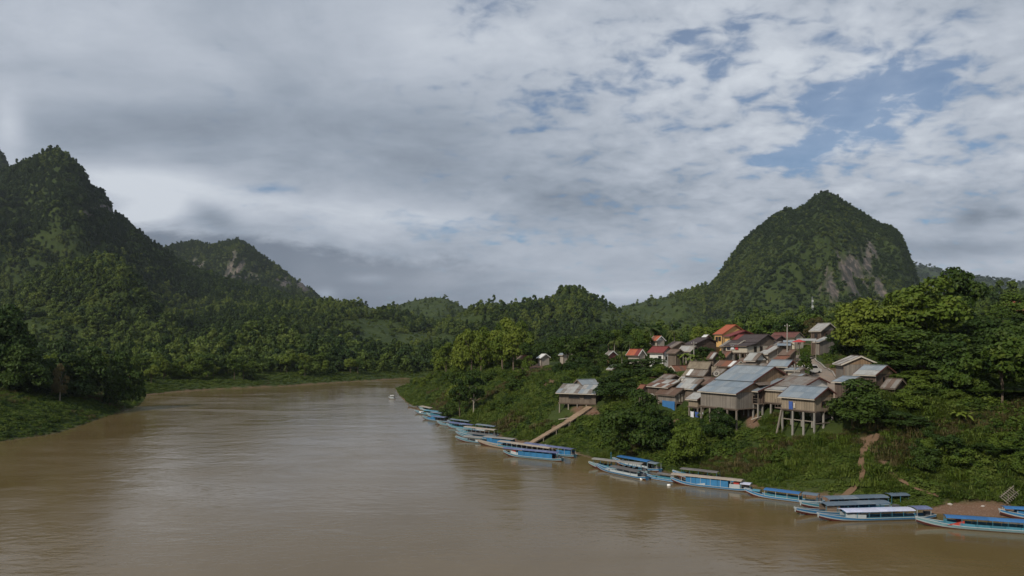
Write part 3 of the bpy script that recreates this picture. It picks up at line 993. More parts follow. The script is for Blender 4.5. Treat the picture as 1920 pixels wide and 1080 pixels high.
house('small white gabled shed in front of the patched thatch house', (1281, 703), (1286, 702), (1272, 713), 716, 158, ('zinc_light', 'thatch'), 'cream', 'white', 'trim_light', alpha=140, dims=(3.0, 1.7, 1.5), back=1.0, win=())
house('house with a red rusted roof crossed by white sheets', (1389, 677), (1350, 676), (1377, 688), 697, 157, ('rust', 'rust', 'white_sheet', 'rust_red', 'rust'), 'wood_dark', trim='trim_light', win=WF)
house('grey sheet roofed house with a bright white gable triangle', (1429, 662), (1406, 661), (1416, 677), 694, 156, ('zinc_light', 'zinc_old', 'zinc_light'), 'wood', 'white', 'beam', back=1.0, win=WF)
house('shed with a flat looking blue grey roof behind the biggest stilt house', (1487, 676), (1447, 675), (1477, 688), 700, 140, ('zinc_blue', 'zinc'), 'wood', 'rust_red', 'trim_red', win=())
house('low white walled store with a grey roof beside the utility pole', (1508, 690), (1478, 686), (1500, 695), 707, 137, ('zinc_old', 'zinc'), 'cream', trim='beam', back=.8, win=[('door', 'f', .6, .7, 1.6, .5)])
house('house with a pale grey gable and streaked roof above the white gabled house', (1466, 648), (1446, 648), (1440, 664), 668, 170, ('zinc_light', 'rust', 'zinc_light'), 'plaster', 'plaster', 'beam', back=1.0, win=())
house('small brown roofed house beside the round roadside bush', (1492, 656), (1469, 656), (1481, 667), 680, 157, ('rust', 'thatch_brown'), 'wood', 'wood', 'beam', back=.45, skirt=(1470, 676), skirt_roof=('rust_red',), win=[('door', 'g', .4, .7, 1.6, .5)])
h16 = house('large dark brown roofed house with pale walls and an upstairs balcony', (1441, 627), (1396, 629), (1421, 642), 661, 178, ('dark',), 'cream', 'wood', 'dark', skirt=(1400, 649), skirt_roof=('dark',), stilts=True, back=.7,
            post='concrete', win=[('door', 'g', .30, .8, 1.8, .5), ('window', 'g', .52, .8, 1.0, .6), ('door', 'g', .8, .5, 1.7, .5)])
house('grey roofed lean to house with a laundry balcony left of the dark brown roof', (1396, 638), (1366, 640), (1378, 650), 662, 180, ('dark', 'zinc_old', 'zinc_old'), 'wood', trim='trim_light', stilts=True, back=.8, over=.3,
      win=[('window', 'f', .3, 1.0, .9, .6), ('door', 'f', .7, .8, 1.7, .5)])
house('tall yellow plastered house with a terracotta red roof', (1380, 609), (1362, 609), (1354, 627), 644, 205, ('terra',), 'yellow', 'yellow', 'terra', back=1.05, over=.35,
      win=[('window', 'f', .3, .8, 1.1, .72), ('window', 'f', .7, .8, 1.1, .72), ('window', 'g', .22, 1.0, 1.1, .72), ('window', 'g', .6, 1.0, 1.1, .72)])
house('dark red roofed annex against the yellow house', (1398, 620), (1384, 621), (1368, 631), 642, 197, ('maroon',), 'yellow', 'maroon', 'maroon', back=1.0, win=[('door', 'g', .4, 1.2, 1.8, .5)])
house('long low red brown roof joined to the dark red annex', (1418, 627), (1385, 628), (1405, 638), 648, 190, ('redbrown', 'maroon'), 'wood_dark', trim='maroon', win=())
house('long red brown roofed row house beyond the utility pole', (1500, 623), (1452, 624), (1490, 633), 648, 200, ('redbrown',), 'cream', 'cream', 'beam', back=1.0, win=W2)
house('small dark brown gabled house left of the utility pole', (1466, 630), (1452, 631), (1455, 638), 650, 186, ('dark', 'redbrown'), 'wood_dark', 'wood', 'dark', back=1.0, win=())
h20 = house('two storey weathered timber house at the top of the road', (1557, 606), (1534, 606), (1539, 621), 648, 186, ('zinc_light', 'zinc_light', 'white_sheet', 'thatch'), 'wood_dark', 'wood_grey', 'trim_light', back=.8,
            win=[('window', 'g', .35, .9, 1.2, .75), ('window', 'f', .5, .9, 1.1, .75)])
house('small grey roofed lean to at the foot of the two storey timber house', (1558, 632), (1545, 632), (1536, 641), 652, 180, ('zinc_light', 'zinc'), 'wood_grey', trim='trim_light', win=())
house('timber house with pale roof edges under the big hillside trees', (1615, 668), (1609, 667), (1588, 682), 700, 134, ('zinc_old', 'zinc_light'), 'wood_grey', 'wood_warm', 'trim_light', alpha=100, dims=(6.5, 3.4, 1.55), back=1.0, win=[('window', 'g', .6, 1.0, .8, .7)])
house('grey sheet roofed house with a maroon gable in front of the pale edged one', (1664, 686), (1620, 686), (1642, 704), 715, 127, ('zinc', 'zinc_light', 'zinc'), 'wood_dark', 'wood_warm', 'trim_red', back=.8, win=WG)
house('shed with a dull blue roof at the bottom of the road', (1612, 707), (1580, 708), (1590, 717), 726, 124, ('zinc_blue', 'zinc'), 'wood_dark', trim='beam', win=())
house('house with a mottled brown roof under the right hand trees', (1692, 711), (1664, 711), (1678, 729), 740, 122, ('thatch_brown', 'zinc_old'), 'wood_dark', trim='beam', back=1.2, win=())
hut = house('open fronted timber hut with a grey roof at the head of the wooden ramp', (1130, 722), (1056, 724), (1117, 739), 757, (1112, 766), ('zinc', 'zinc_old', 'zinc_light', 'zinc'), 'wood', 'wood_dark', 'beam', stilts=True, back=.8, over=1.2, alpha=25,
            win=[('window', 'f', .42, 2.6, .8, .52, 'beam'), ('window', 'f', .78, 1.8, .8, .52, 'beam')])  # dark panes paint the shadowed gap of the open front under the eave
house('small grey gabled loft rising from the roof of the hut by the ramp', (1082, 712), (1104, 713), (1077, 721), 729, 169, ('zinc',), 'wood_dark', 'wood', 'beam', alpha=150, dims=(5.0, 1.9, 1.2), back=1.0, win=())
house('red roofed cottage with white barge boards left of the white house', (1205, 655), (1181, 655), (1197, 667), 675, 190, ('maroon', 'terra'), 'plaster', 'plaster', 'white', back=1.0, win=())
house('white walled house with a maroon roof above the wide dark tree', (1254, 650), (1224, 650), (1243, 662), 676, 186, ('maroon',), 'white', 'cream', 'maroon', back=.9, win=[('window', 'f', .75, 1.3, 1.0, .55, 'white'), ('window', 'g', .3, .7, .9, .55, 'white'), ('window', 'g', .7, .7, .9, .55, 'white')])
house('terracotta roofed cottage with a white gable and white barge boards', (1240, 630), (1226, 631), (1231, 639), 650, 212, ('terra', 'rust_red'), 'plaster', 'white', 'white', back=1.0, win=())
house('grey roofed house with a yellow ridge end right of the maroon roof', (1279, 641), (1262, 644), (1257, 654), 662, 200, ('zinc_old', 'dark'), 'wood', 'wood_warm', 'beam', back=.6, win=())
house('house under a grey streaked roof below the dark gable', (1305, 649), (1278, 650), (1296, 659), 672, 188, ('zinc_light', 'zinc_old', 'rust', 'zinc_light'), 'wood_grey', 'wood', 'beam', win=WF)
house('house with a plain dark slate roof behind the dark round tree', (1329, 633), (1308, 634), (1300, 647), 655, 200, ('dark',), 'wood_dark', trim='dark', win=())
house('tiny white roofed cottage behind the dark slate roof', (1329, 628), (1320, 628), (1322, 634), 645, 225, ('white_sheet',), 'pinkwall', 'terra', 'beam', back=1.0, win=())
house('shack with a rusty patched roof under the balcony house, left one', (1345, 661), (1333, 661), (1336, 673), 682, 172, ('rust', 'zinc_light', 'rust'), 'wood', trim='beam', win=())
house('shack with a rusty roof streaked white under the balcony house, right one', (1372, 659), (1358, 660), (1362, 670), 684, 170, ('rust_red', 'white_sheet', 'rust'), 'wood_grey', trim='beam', win=())
house('narrow faded red cottage among the trees far left of the village', (1150, 658), (1142, 657), (1141, 666), 680, 205, ('zinc_old',), 'pinkwall', 'pinkwall', 'white', back=1.0, win=WG)
house('shed with a light grey roof below the faded red cottage', (1158, 685), (1146, 684), (1148, 693), 700, 186, ('zinc_light',), 'wood', trim='beam', win=())
house('hut with a bright white tilted roof between the trees by the red earth', (1024, 664), (1016, 664), (1013, 672), 682, 225, ('white_sheet',), 'plaster', 'plaster', 'white', back=.8, win=())
house('open plank shack standing on the bank of bare red earth', (992, 667), (976, 669), (982, 676), 685, 235, ('rust_red', 'wood'), 'wood_warm', 'wood_warm', 'beam', back=.8, stilts=False, win=())
house('low grey shack left of the plank shack on the red earth', (972, 677), (960, 678), (963, 682), 687, 238, ('zinc_light',), 'wood_dark', trim='beam', win=())
house('pale boarded hut behind the tall palm trunk', (1063, 660), (1054, 660), (1055, 666), 678, 228, ('zinc_light', 'zinc'), 'plaster', 'cream', 'beam', back=.8, win=())
house('orange plastered house at the right edge among the trees', (1935, 563), (1892, 563), (1912, 569), 585, 205, ('terra',), 'orange', 'orange', 'terra', back=1.0, over=.2, win=[('window', 'f', .2, 1.0, 1.0, .6), ('window', 'f', .6, 1.0, 1.0, .6)])

# the low roofs packed between them
for lab, A_, B_, E_, wp, d_, rf, wl in (
        ('low shed with a dull brown roof tucked left of the biggest stilt house roof', (1375, 702), (1354, 702), (1362, 713), 726, 146, ('thatch_brown', 'rust'), 'wood_dark'),
        ('lean to with a grey brown roof right behind the biggest roof ridge', (1420, 683), (1386, 683), (1404, 693), 702, 148, ('zinc_old', 'thatch'), 'wood'),
        ('shed under a thatch coloured roof beside the white streaked red roof', (1362, 692), (1345, 692), (1352, 701), 712, 152, ('thatch', 'zinc_old'), 'wood'),
        ('small rusty roofed shed in front of the orange gabled house', (1268, 703), (1246, 703), (1256, 711), 722, 160, ('rust', 'zinc_old'), 'wood_dark'),
        ('grey sheet roof of a shed just above the rusty patched roof', (1304, 703), (1286, 703), (1293, 711), 720, 155, ('zinc', 'zinc_light'), 'wood_dark'),
        ('narrow roof of old grey sheets below the white gabled house', (1450, 682), (1428, 682), (1438, 690), 700, 150, ('zinc_old',), 'wood_dark'),
        ('brown roofed shed between the balcony house and the white gabled house', (1412, 672), (1390, 672), (1400, 681), 692, 162, ('thatch_brown', 'rust'), 'wood'),
        ('small grey roof squeezed above the long brownish roofed stilt house', (1512, 701), (1488, 701), (1497, 709), 716, 133, ('zinc_old', 'zinc'), 'wood'),
        ('slate grey roofed house below the long red brown row house', (1478, 640), (1455, 641), (1464, 649), 660, 178, ('dark', 'zinc_old'), 'wood'),
        ('brown roofed hut left of the grey streaked roof under the dark gable', (1276, 655), (1258, 656), (1266, 663), 676, 182, ('thatch_brown',), 'wood')):
    house(lab, A_, B_, E_, wp, d_, rf, wl, trim='beam', back=.8, win=[])

# a market row at the road top: awnings on posts, and a red umbrella
for lab, px, py, d, w, mt in (('grey green market awning left of the red umbrella', 1484, 640, 172, 3.6, 'zinc'), ('pale market awning right of the red umbrella', 1512, 637, 172, 4.2, 'zinc_light'), ('dark market awning beside the utility pole', 1470, 646, 170, 3.0, 'zinc_blue')):
    p = P(px, py, d); g = gz(p.x, p.y); h = max(1.9, p.z - g)
    t = thing('market_awning', lab, 'awning', (p.x, p.y, g), R(-20))
    for i in range(4):
        link('awning_sheet', sheet_mesh(w / 4, 2.4, M[mt]), t, (-w / 2 + i * w / 4, -1.2, h - .25), (R(12), 0, 0))
    for x in (-w / 2 + .1, w / 2 - .1):
        for y in (-1.1, 1.1):
            link('pole', MB().bar((x, y, -.3), (x, y, h - .28 + (y + 1.1) * .2), .09).mesh('pole', M['post']), t)
    link('stall_table', MB().box(-w / 2 + .3, w / 2 - .3, -.6, .5, .65, .8).box(-w / 2 + .4, -w / 2 + .5, -.5, .4, 0, .65).box(w / 2 - .5, w / 2 - .4, -.5, .4, 0, .65).mesh('stall_table', M['wood_dark']), t)
p = P(1498, 636, 168); g = gz(p.x, p.y)
t = thing('market_umbrella', 'round red umbrella over a market stall at the road top', 'umbrella', (p.x, p.y, g))
h = max(2.2, p.z - g)
ub = MB()
ring = [(math.cos(k * .7854) * 1.5, math.sin(k * .7854) * 1.5, h - .55) for k in range(8)]
ub.add([(0, 0, h)] + ring + [(x, y, z - .12) for x, y, z in ring], [(0, 1 + k, 1 + (k + 1) % 8) for k in range(8)] + [(1 + k, 9 + k, 9 + (k + 1) % 8, 1 + (k + 1) % 8) for k in range(8)])
link('canopy', ub.mesh('canopy', M['cloth_red']), t)
link('pole', MB().tube([(0, 0, -.2), (0, 0, h)], [.03, .03], 6).mesh('pole', M['post']), t)


# ---------------------------------------------------------------- boats
def boat(label, bow, stern, roofs, sides=(), beam=0.13, hull='hull_teal', stripe='hull_white', low='hull_red', flag=(), group='long river boats moored along the bank', tip=True, extra=()):
    """a narrow river boat: bow and stern are photo pixels on the water. roofs: (from, to, height, sheet); sides: (from, to, colour, height over the rail), counted from the stern"""
    b = Vector((*onwater(*bow), 0)); s = Vector((*onwater(*stern), 0))
    Lb = (b - s).length
    B = min(1.9, max(0.9, Lb * beam))
    c = (b + s) / 2
    ang = math.atan2((b - s).y, (b - s).x)
    if hull == 'hull_teal' and 'teal' not in label: hull = ('hull_teal', 'hull_blue', 'hull_teal', 'hull_pale')[sum(map(ord, label)) % 4]
    root = thing('river_boat', label, 'boat', (c.x, c.y, 0), ang, group)
    n = 16
    def half(t): return B / 2 * (min(1, .62 + t * 3.0) if t < .15 else 1.0 if t < .58 else 1 - .80 * ((t - .58) / .42) ** 1.6)
    def sheer(t): return .36 + .20 * max(0, (.18 - t) / .18) ** 1.5 + .62 * max(0, (t - .62) / .38) ** 1.7
    def keel(t): return -.18 + .62 * max(0, (t - .80) / .20) ** 1.6 + .15 * max(0, (.1 - t) / .1)
    hb = MB()
    rows = []
    for i in range(n + 1):
        t = i / n; x = (t - .5) * Lb; w = half(t); zt = sheer(t); zk = keel(t)
        z1 = zk + (zt - zk) * .44; z2 = zk + (zt - zk) * .62
        rows.append([(x, 0, zk), (x, w * .62, zk + .04), (x, w * .86, z1), (x, w * .94, z2), (x, w, zt)])
    for sgn in (1, -1):
        o = len(hb.v)
        for r_ in rows: hb.v += [(p[0], p[1] * sgn, p[2]) for p in r_]
        for i in range(n):
            for j in range(4):
                a0 = o + i * 5 + j
                q = (a0, a0 + 5, a0 + 6, a0 + 1)
                hb.f.append(q if sgn < 0 else q[::-1]); hb.m.append((0, 0, 1, 2)[j])
    for i, rv in ((0, 1), (n, 0)):
        r_ = rows[i]; pts = [(p[0], p[1], p[2]) for p in r_] + [(p[0], -p[1], p[2]) for p in r_[:0:-1]]
        hb.add(pts, [tuple(range(len(pts)))], 2 if i == 0 else 1)
    link('hull', hb.mesh('hull', [M[low], M[stripe], M[hull]]), root)
    db = MB(); o = 0
    for i in range(n + 1):
        t = i / n; w = half(t) * .93; z = min(sheer(t) - .10, .26 + .5 * max(0, (t - .66) / .34) ** 1.6)
        db.v += [((t - .5) * Lb, w, z), ((t - .5) * Lb, -w, z)]
    for i in range(n): db.f.append((2 * i + 1, 2 * i + 3, 2 * i + 2, 2 * i)); db.m.append(0)
    link('deck', db.mesh('deck', M['deck']), root)
    for sgn in (1, -1):
        gb = MB()
        for i in range(n):
            t0, t1 = i / n, (i + 1) / n
            gb.bar(((t0 - .5) * Lb, half(t0) * sgn, sheer(t0) + .02), ((t1 - .5) * Lb, half(t1) * sgn, sheer(t1) + .02), .07, .06)
        link('gunwale', gb.mesh('gunwale', M[stripe]), root)
    if tip:
        w = half(1.0); x = .5 * Lb; z = sheer(1.0)
        link('bow_board', MB().box(x - .04, x + .06, -w - .06, w + .06, z - .16, z + .07).mesh('bow_board', M[stripe]), root)
    for k, (t0, t1, h, mt) in enumerate(roofs):
        h = h * .90 - (.06 if h > 1.4 else 0)
        x0, x1 = (t0 - .5) * Lb, (t1 - .5) * Lb
        hw = max(half(min(t0 + .03, t1)), half(t1) * .9) + .10
        nsec = max(1, int(round((x1 - x0) / 2.2)))
        for sct in range(nsec):
            xa, xb_ = x0 + (x1 - x0) * sct / nsec, x0 + (x1 - x0) * (sct + 1) / nsec + (.05 if sct < nsec - 1 else 0)
            rb = MB(); prof = [(-1, 0), (-.92, .05), (-.5, .13), (0, .17), (.5, .13), (.92, .05), (1, 0)]
            lift = .014 * (sct % 2)
            V = [(xx, y * hw, h + z + lift) for xx in (xa, xb_) for y, z in prof] + [(xx, y * hw, h + z - .045 + lift) for xx in (xa, xb_) for y, z in prof]
            fs = []
            for i in range(6):
                fs.append((i, i + 1, 8 + i, 7 + i)); fs.append((14 + i + 1, 14 + i, 21 + i, 22 + i))
            fs += [(0, 7, 21, 14), (13, 6, 20, 27)] + [(i + 1, i, 14 + i, 15 + i) for i in range(6)] + [(7 + i, 8 + i, 22 + i, 21 + i) for i in range(6)]
            rb.add(V, fs)
            link('roof_section', rb.mesh('roof_section', M[mt]), root)
        npost = max(2, int(round((x1 - x0) / 1.5)) + 1)
        for i in range(npost):
            x = x0 + .08 + (x1 - x0 - .16) * i / (npost - 1)
            t = x / Lb + .5
            for sgn in (1, -1):
                y = half(min(max(t, 0), 1)) * sgn * .97
                link('roof_post', MB().bar((x, y, min(sheer(min(max(t, 0), 1)), h - .3) - .05), (x, y, h + .02), .05).mesh('roof_post', M['hull_white' if (k + len(label)) % 3 == 0 else 'hull_teal']), root)
        ns = int((x1 - x0) / 1.0)
        if ns > 2 and h > 1.3:
            for i in range(ns):
                x = x0 + .5 + i * 1.0
                t = x / Lb + .5
                w = half(t) * .75
                link('seat', MB().box(x - .2, x + .2, -w, w, .55, .62).box(x - .22, x - .16, -w, w, .62, .98).box(x - .18, x + .18, -w, -w + .06, .27, .55).box(x - .18, x + .18, w - .06, w, .27, .55).mesh('seat', M['seat']), root)
    if roofs and not any(h_ > .4 for *_, h_ in sides):
        sides = [(max(.06, roofs[0][0]), min(.86, roofs[0][1]), sides[0][2] if sides else 'hull_teal', .34)]
    for t0, t1, mt, h in sides:
        nn = max(1, int(round((t1 - t0) * Lb / 1.6)))
        for sgn in (1, -1):
            for i in range(nn):
                ta, tb = t0 + (t1 - t0) * i / nn, t0 + (t1 - t0) * (i + 1) / nn
                xa, xb_ = (ta - .5) * Lb + .02, (tb - .5) * Lb - .02
                ya, yb_ = half(ta) * sgn * .95, half(tb) * sgn * .95
                za, zb = sheer(ta), sheer(tb)
                e = .04 * sgn
                V = [(xa, ya, za - .03), (xb_, yb_, zb - .03), (xb_, yb_, zb + h), (xa, ya, za + h), (xa, ya - e, za - .03), (xb_, yb_ - e, zb - .03), (xb_, yb_ - e, zb + h), (xa, ya - e, za + h)]
                link('side_panel', MB().add(V, [(0, 1, 2, 3), (7, 6, 5, 4), (4, 5, 1, 0), (5, 6, 2, 1), (6, 7, 3, 2), (7, 4, 0, 3)]).mesh('side_panel', M[mt]), root)
    # engine and steering post at the stern
    link('engine', MB().box(-.47 * Lb, -.47 * Lb + .7, -.25, .25, .3, .85).bar((-.47 * Lb, 0, .6), (-.5 * Lb - .5, 0, .05), .07).mesh('engine', M['engine']), root)
    KEEP_OUT.append((c.x, c.y, 1.0))
    for kind, t, h, mt in extra:
        x = (t - .5) * Lb
        if kind == 'mast': link('mast', MB().bar((x, 0, .3), (x, 0, h), .09).bar((x, -.3, h - .2), (x, .3, h - .2), .06).mesh('mast', M[mt]), root)
        elif kind == 'block':
            link('locker', MB().box(x - .4, x + .4, -B * .3, B * .3, .25, .25 + h).box(x - .45, x + .45, -B * .33, B * .33, .25 + h, .30 + h).mesh('locker', M[mt]), root)
        elif kind == 'wedge':                 # painted board that slopes to the front of the cabin
            for sgn in (1, -1):
                y = half(t) * sgn * .97
                link('cabin_front', MB().prism([(x - .9, sheer(t)), (x + .9, sheer(t)), (x - .9, sheer(t) + h)], 1, y - .02, y + .02).mesh('cabin_front', M[mt]), root)
    return root


boat('long boat with a dark blue roof and a red panel at the right edge', (1717, 984), (1985, 1003), [(.03, .79, 1.5, 'roof_blue')], [(.03, .70, 'hull_teal', .12)], extra=[('wedge', .72, .62, 'boat_red'), ('block', .80, .25, 'hull_teal')])
boat('dark blue roofed boat drawn up on the gravel behind the rightmost long boat', (1874, 969), (2090, 980), [(.05, .97, 1.35, 'roof_blue')], [(.05, .9, 'hull_blue', .2)])
boat('long boat with a white tarpaulin roof and a small violet roof at its stern', (1534, 977), (1750, 971), [(.20, .80, 1.35, 'roof_white'), (.05, .19, 1.55, 'roof_purple')], [(.62, .79, 'hull_white', .45), (.20, .62, 'hull_teal', .12)], hull='hull_teal')
boat('boat with a brownish boarded cabin front just behind the white roofed boat', (1491, 966), (1690, 958), [(.15, .75, 1.5, 'roof_slate')], [(.62, .75, 'plank_h', .75), (.2, .6, 'hull_blue', .5)])
boat('boat with a long slate blue roof farthest behind the white roofed boat', (1501, 954), (1702, 947), [(.22, .78, 1.55, 'roof_slate'), (.02, .20, 1.75, 'roof_slate')], [(.22, .7, 'hull_blue', .5)])
boat('slim boat with a bright blue roof and a small grey stern roof, moored alone', (1397, 928), (1545, 947), [(.28, .73, 1.42, 'roof_blue'), (.06, .25, 1.5, 'roof_slate'), (.79, .89, .95, 'hull_teal')], [(.28, .73, 'hull_teal', .16)])
boat('large boat with a full length beige roof and blue boarded sides', (1259, 906), (1409, 922), [(.10, .985, 1.75, 'roof_beige'), (.0, .12, 1.25, 'roof_white')], [(.26, .80, 'hull_blue', .95), (.12, .25, 'hull_white', .6)], extra=[('wedge', .62, .35, 'hull_white'), ('block', .17, .9, 'boat_red')])
boat('charcoal roofed boat hidden behind the large beige roofed boat', (1262, 893), (1378, 907), [(.25, .85, 1.7, 'roof_char')], [(.25, .85, 'hull_teal', .3)])
boat('boat with a long grey beige roof and a small mast in the middle cluster', (1105, 876), (1216, 889), [(.08, .92, 1.85, 'roof_grey')], [(.15, .75, 'hull_teal', .2)], extra=[('mast', .62, 3.0, 'hull_teal')])
boat('boat with a charcoal awning and a raised bow in the middle cluster', (1118, 880), (1214, 900), [(.12, .66, 1.25, 'roof_char')], [(.66, .78, 'hull_white', .2)], extra=[('block', .74, .25, 'hull_white')])
boat('bright blue roofed boat nearest the bank in the middle cluster', (1150, 868), (1238, 885), [(.20, .85, 1.7, 'roof_blue'), (.02, .2, 1.55, 'roof_slate')], [(.05, .3, 'hull_white', .35)])
boat('low open boat with a green cover at the near end of the middle cluster', (1200, 894), (1274, 906), [(.10, .52, 1.2, 'roof_char')], [], extra=[('block', .62, .2, 'leaf')] if False else [('block', .62, .25, 'hull_teal')])
boat('violet roofed boat with blue sides and a red panel near the ramp', (945, 854), (1055, 865), [(.05, .985, 1.75, 'roof_purple')], [(.14, .72, 'hull_blue', .85), (.72, .86, 'hull_white', .5)], extra=[('block', .80, .9, 'boat_red')])
boat('dark blue boat tucked against the bank below the wooden ramp', (982, 844), (1079, 858), [(.03, .95, 1.75, 'roof_purple')], [(.05, .30, 'hull_blue', .8), (.3, .7, 'hull_white', .3)])
boat('long boat with a tan roof and a long bare tan foredeck', (897, 833), (1034, 853), [(.0, .68, 1.55, 'roof_beige')], [(.05, .6, 'hull_teal', .3)], hull='roof_beige', stripe='roof_beige')
boat('teal hulled boat with a blue cabin and an open grey awning before the ramp', (855, 826), (974, 838), [(.06, .52, 1.75, 'roof_grey'), (.54, .84, 1.35, 'roof_grey')], [(.10, .46, 'hull_blue', .9), (.54, .64, 'hull_white', .4)])
boat('teal boat with a low charcoal awning, second behind the blue cabin boat', (856, 817), (938, 828), [(.08, .68, 1.25, 'roof_char')], [(.1, .45, 'hull_blue', .4)])
boat('boat with a pinkish beige roof and dark windows, third behind the blue cabin boat', (857, 811), (932, 820), [(.02, .78, 1.9, 'roof_beige')], [(.1, .7, 'hull_teal', .25)])
boat('slate roofed boat against the bank behind the pinkish beige roof', (872, 805), (932, 813), [(.02, .60, 1.9, 'roof_slate')], [(.05, .55, 'hull_white', .2)])
boat('violet roofed boat with dark windows left of the pinkish beige roof', (838, 801), (892, 808), [(.06, .86, 1.6, 'roof_purple')], [(.2, .8, 'hull_teal', .2)])
boat('slate roofed boat directly behind the violet roofed one', (840, 795), (884, 801), [(.05, .85, 1.65, 'roof_slate')], [(.1, .7, 'hull_blue', .4)])
boat('open teal boat with a white bow between the two far clusters', (820, 796), (860, 801), [(.1, .6, 1.2, 'roof_slate')], [])
boat('teal boat with blue sides, nearest of the farthest cluster', (793, 786), (844, 793), [(.12, .62, 1.55, 'roof_purple')], [(.45, .75, 'hull_blue', .5)])
boat('pale blue roofed boat in the middle of the farthest cluster', (800, 780), (843, 786), [(.1, .75, 1.6, 'roof_slate')], [(.3, .75, 'hull_teal', .6)])
boat('teal boat with a white locker on its bow in the farthest cluster', (779, 775), (833, 782), [(.15, .62, 1.6, 'hull_teal')], [(.2, .6, 'hull_teal', .5)], extra=[('block', .78, .5, 'foam')])
boat('small boat with a pinkish white roof behind the farthest cluster', (786, 768), (814, 774), [(.1, .8, 1.5, 'roof_beige')], [(.1, .6, 'hull_white', .3)])
boat('slender olive canoe lying beyond the farthest cluster', (765, 762), (784, 766), [], [], hull='wood', stripe='thatch', low='wood_dark', tip=False)
boat('small white boat alone by the far point of the bank', (729, 748), (741, 748), [(.2, .8, 1.5, 'white_sheet')], [(.2, .8, 'hull_white', .3)], hull='hull_white')

for lab, px, py in (('white float on the water below the middle boat cluster', 1203, 899), ('white float drifting between the low open boat and the beige roofed boat', 1254, 911)):
    x, y = onwater(px, py)
    t = thing('float', lab, 'float', (x, y, 0))
    b = MB().tube([(-.25, 0, .06), (-.2, 0, .08), (.2, 0, .08), (.25, 0, .06)], [.10, .2, .2, .10], 9)
    link('body', b.mesh('body', M['foam'], True), t); link('ring', MB().tube([(.25, 0, .08), (.34, 0, .12)], [.05, .05], 6).mesh('ring', M['seat']), t)


# ---------------------------------------------------------------- road, trails, ramp and small things
def strip(name, pts, width, mat, lift=0.06, cross=5, label=None, step=0.8, wob=0.0, keep=None):
    """a path laid over the land along world points"""
    q = []
    for (a, b) in zip(pts[:-1], pts[1:]):
        n = max(1, int((Vector(b) - Vector(a)).length / step))
        for i in range(n): q.append(Vector(a).lerp(Vector(b), i / n))
    q.append(Vector(pts[-1]))
    for _ in range(3):
        q = [q[0]] + [(q[i - 1] + q[i] * 2 + q[i + 1]) / 4 for i in range(1, len(q) - 1)] + [q[-1]]
    X, Y = [], []
    for i, p in enumerate(q):
        d = (q[min(i + 1, len(q) - 1)] - q[max(i - 1, 0)]).normalized(); nrm = Vector((-d.y, d.x))
        w = width * (1 + wob * (vnoise(np.array([i * .37]), np.array([width]), 4)[0] - .5) * 2)
        for k in range(cross):
            o = (k / (cross - 1) - .5) * w
            X.append(p.x + nrm.x * o); Y.append(p.y + nrm.y * o)
        if keep is not None: KEEP_OUT.append((p.x, p.y, keep))
    X, Y = np.array(X), np.array(Y)
    Z = land(X, Y)
    for ox, oy in ((.5, 0), (-.5, 0), (0, .5), (0, -.5)): Z = np.maximum(Z, land(X + ox, Y + oy) - .12)
    Z = Z + lift
    m = len(q)
    f = [(i * cross + k, i * cross + k + 1, (i + 1) * cross + k + 1, (i + 1) * cross + k) for i in range(m - 1) for k in range(cross - 1)]
    me = mesh_np(name, np.stack([X, Y, Z], 1), f, mat, 4, True)
    return tag(link(name, me), label, kind='structure')


def road_mat(m, b, out):
    p = geo()
    n = noise(p, 0.5, 5.0, 0.65); n2 = noise(p, 4.0, 4.0, 0.65)
    c = mix(sstep(n, .38, .62), (0.215, 0.185, 0.155), (0.265, 0.205, 0.160))
    c = mix(sstep(n2, .5, .8) * .6, c, (0.13, 0.105, 0.085))
    setc(b, c); setc(b, .9, 'Roughness'); bump(b, n2, .03)


def dirt_mat(m, b, out):
    p = geo()
    n = noise(p, 1.4, 5.0, 0.65)
    setc(b, mix(n, (0.185, 0.112, 0.068), (0.115, 0.078, 0.046))); setc(b, .95, 'Roughness'); bump(b, n, .08)


ROAD, DIRT = material('road_surface', road_mat), material('trail_dirt', dirt_mat)


def hp(px, py, d1=1200): x, y, z = hit(px, py, 60, d1); return (x, y)


RD = [P(1568, 716, 121), P(1556, 704, 127), P(1546, 693, 134), P(1533, 682, 143), P(1519, 671, 153), P(1506, 662, 163), P(1494, 656, 174), P(1470, 652, 188)]
RD = [(p.x, p.y) for p in RD]
strip('road', RD, 6.8, ROAD, 0.12, 9, 'patched pale road climbing through the village', 1.0, keep=4.6)
off = []
for i, p in enumerate(RD[:-1]):
    d = (Vector(RD[i + 1]) - Vector(p)).normalized(); off.append((p[0] + d.y * 3.6, p[1] - d.x * 3.6))
strip('kerb', off, .30, M['concrete'], 0.22, 3, 'low pale kerb along the road', 1.0)
strip('dirt_trail', [hp(*p, 300) for p in ((1634, 818), (1624, 832), (1619, 848), (1616, 862), (1612, 874), (1619, 886), (1616, 900), (1606, 915), (1588, 930), (1568, 938))], 0.8, DIRT, .14, 5, 'reddish dirt trail climbing the bank', .5, .5, keep=.8)
strip('dirt_trail', [hp(*p, 300) for p in ((1646, 816), (1644, 826), (1634, 836), (1624, 840))], .75, DIRT, .15, 5, 'short branch of the dirt trail', .5, .4, keep=.75)
strip('footpath', [hp(*p, 300) for p in ((1668, 888), (1684, 901), (1700, 912), (1730, 925), (1760, 932))], .42, DIRT, .10, 4, 'faint footpath across the grass', .5, .6, keep=.22)
strip('footpath', [hp(*p, 300) for p in ((1218, 820), (1240, 808), (1258, 796), (1272, 788))], .9, DIRT, .10, 4, 'worn footpath below the laundry', .6, .4, keep=.7)

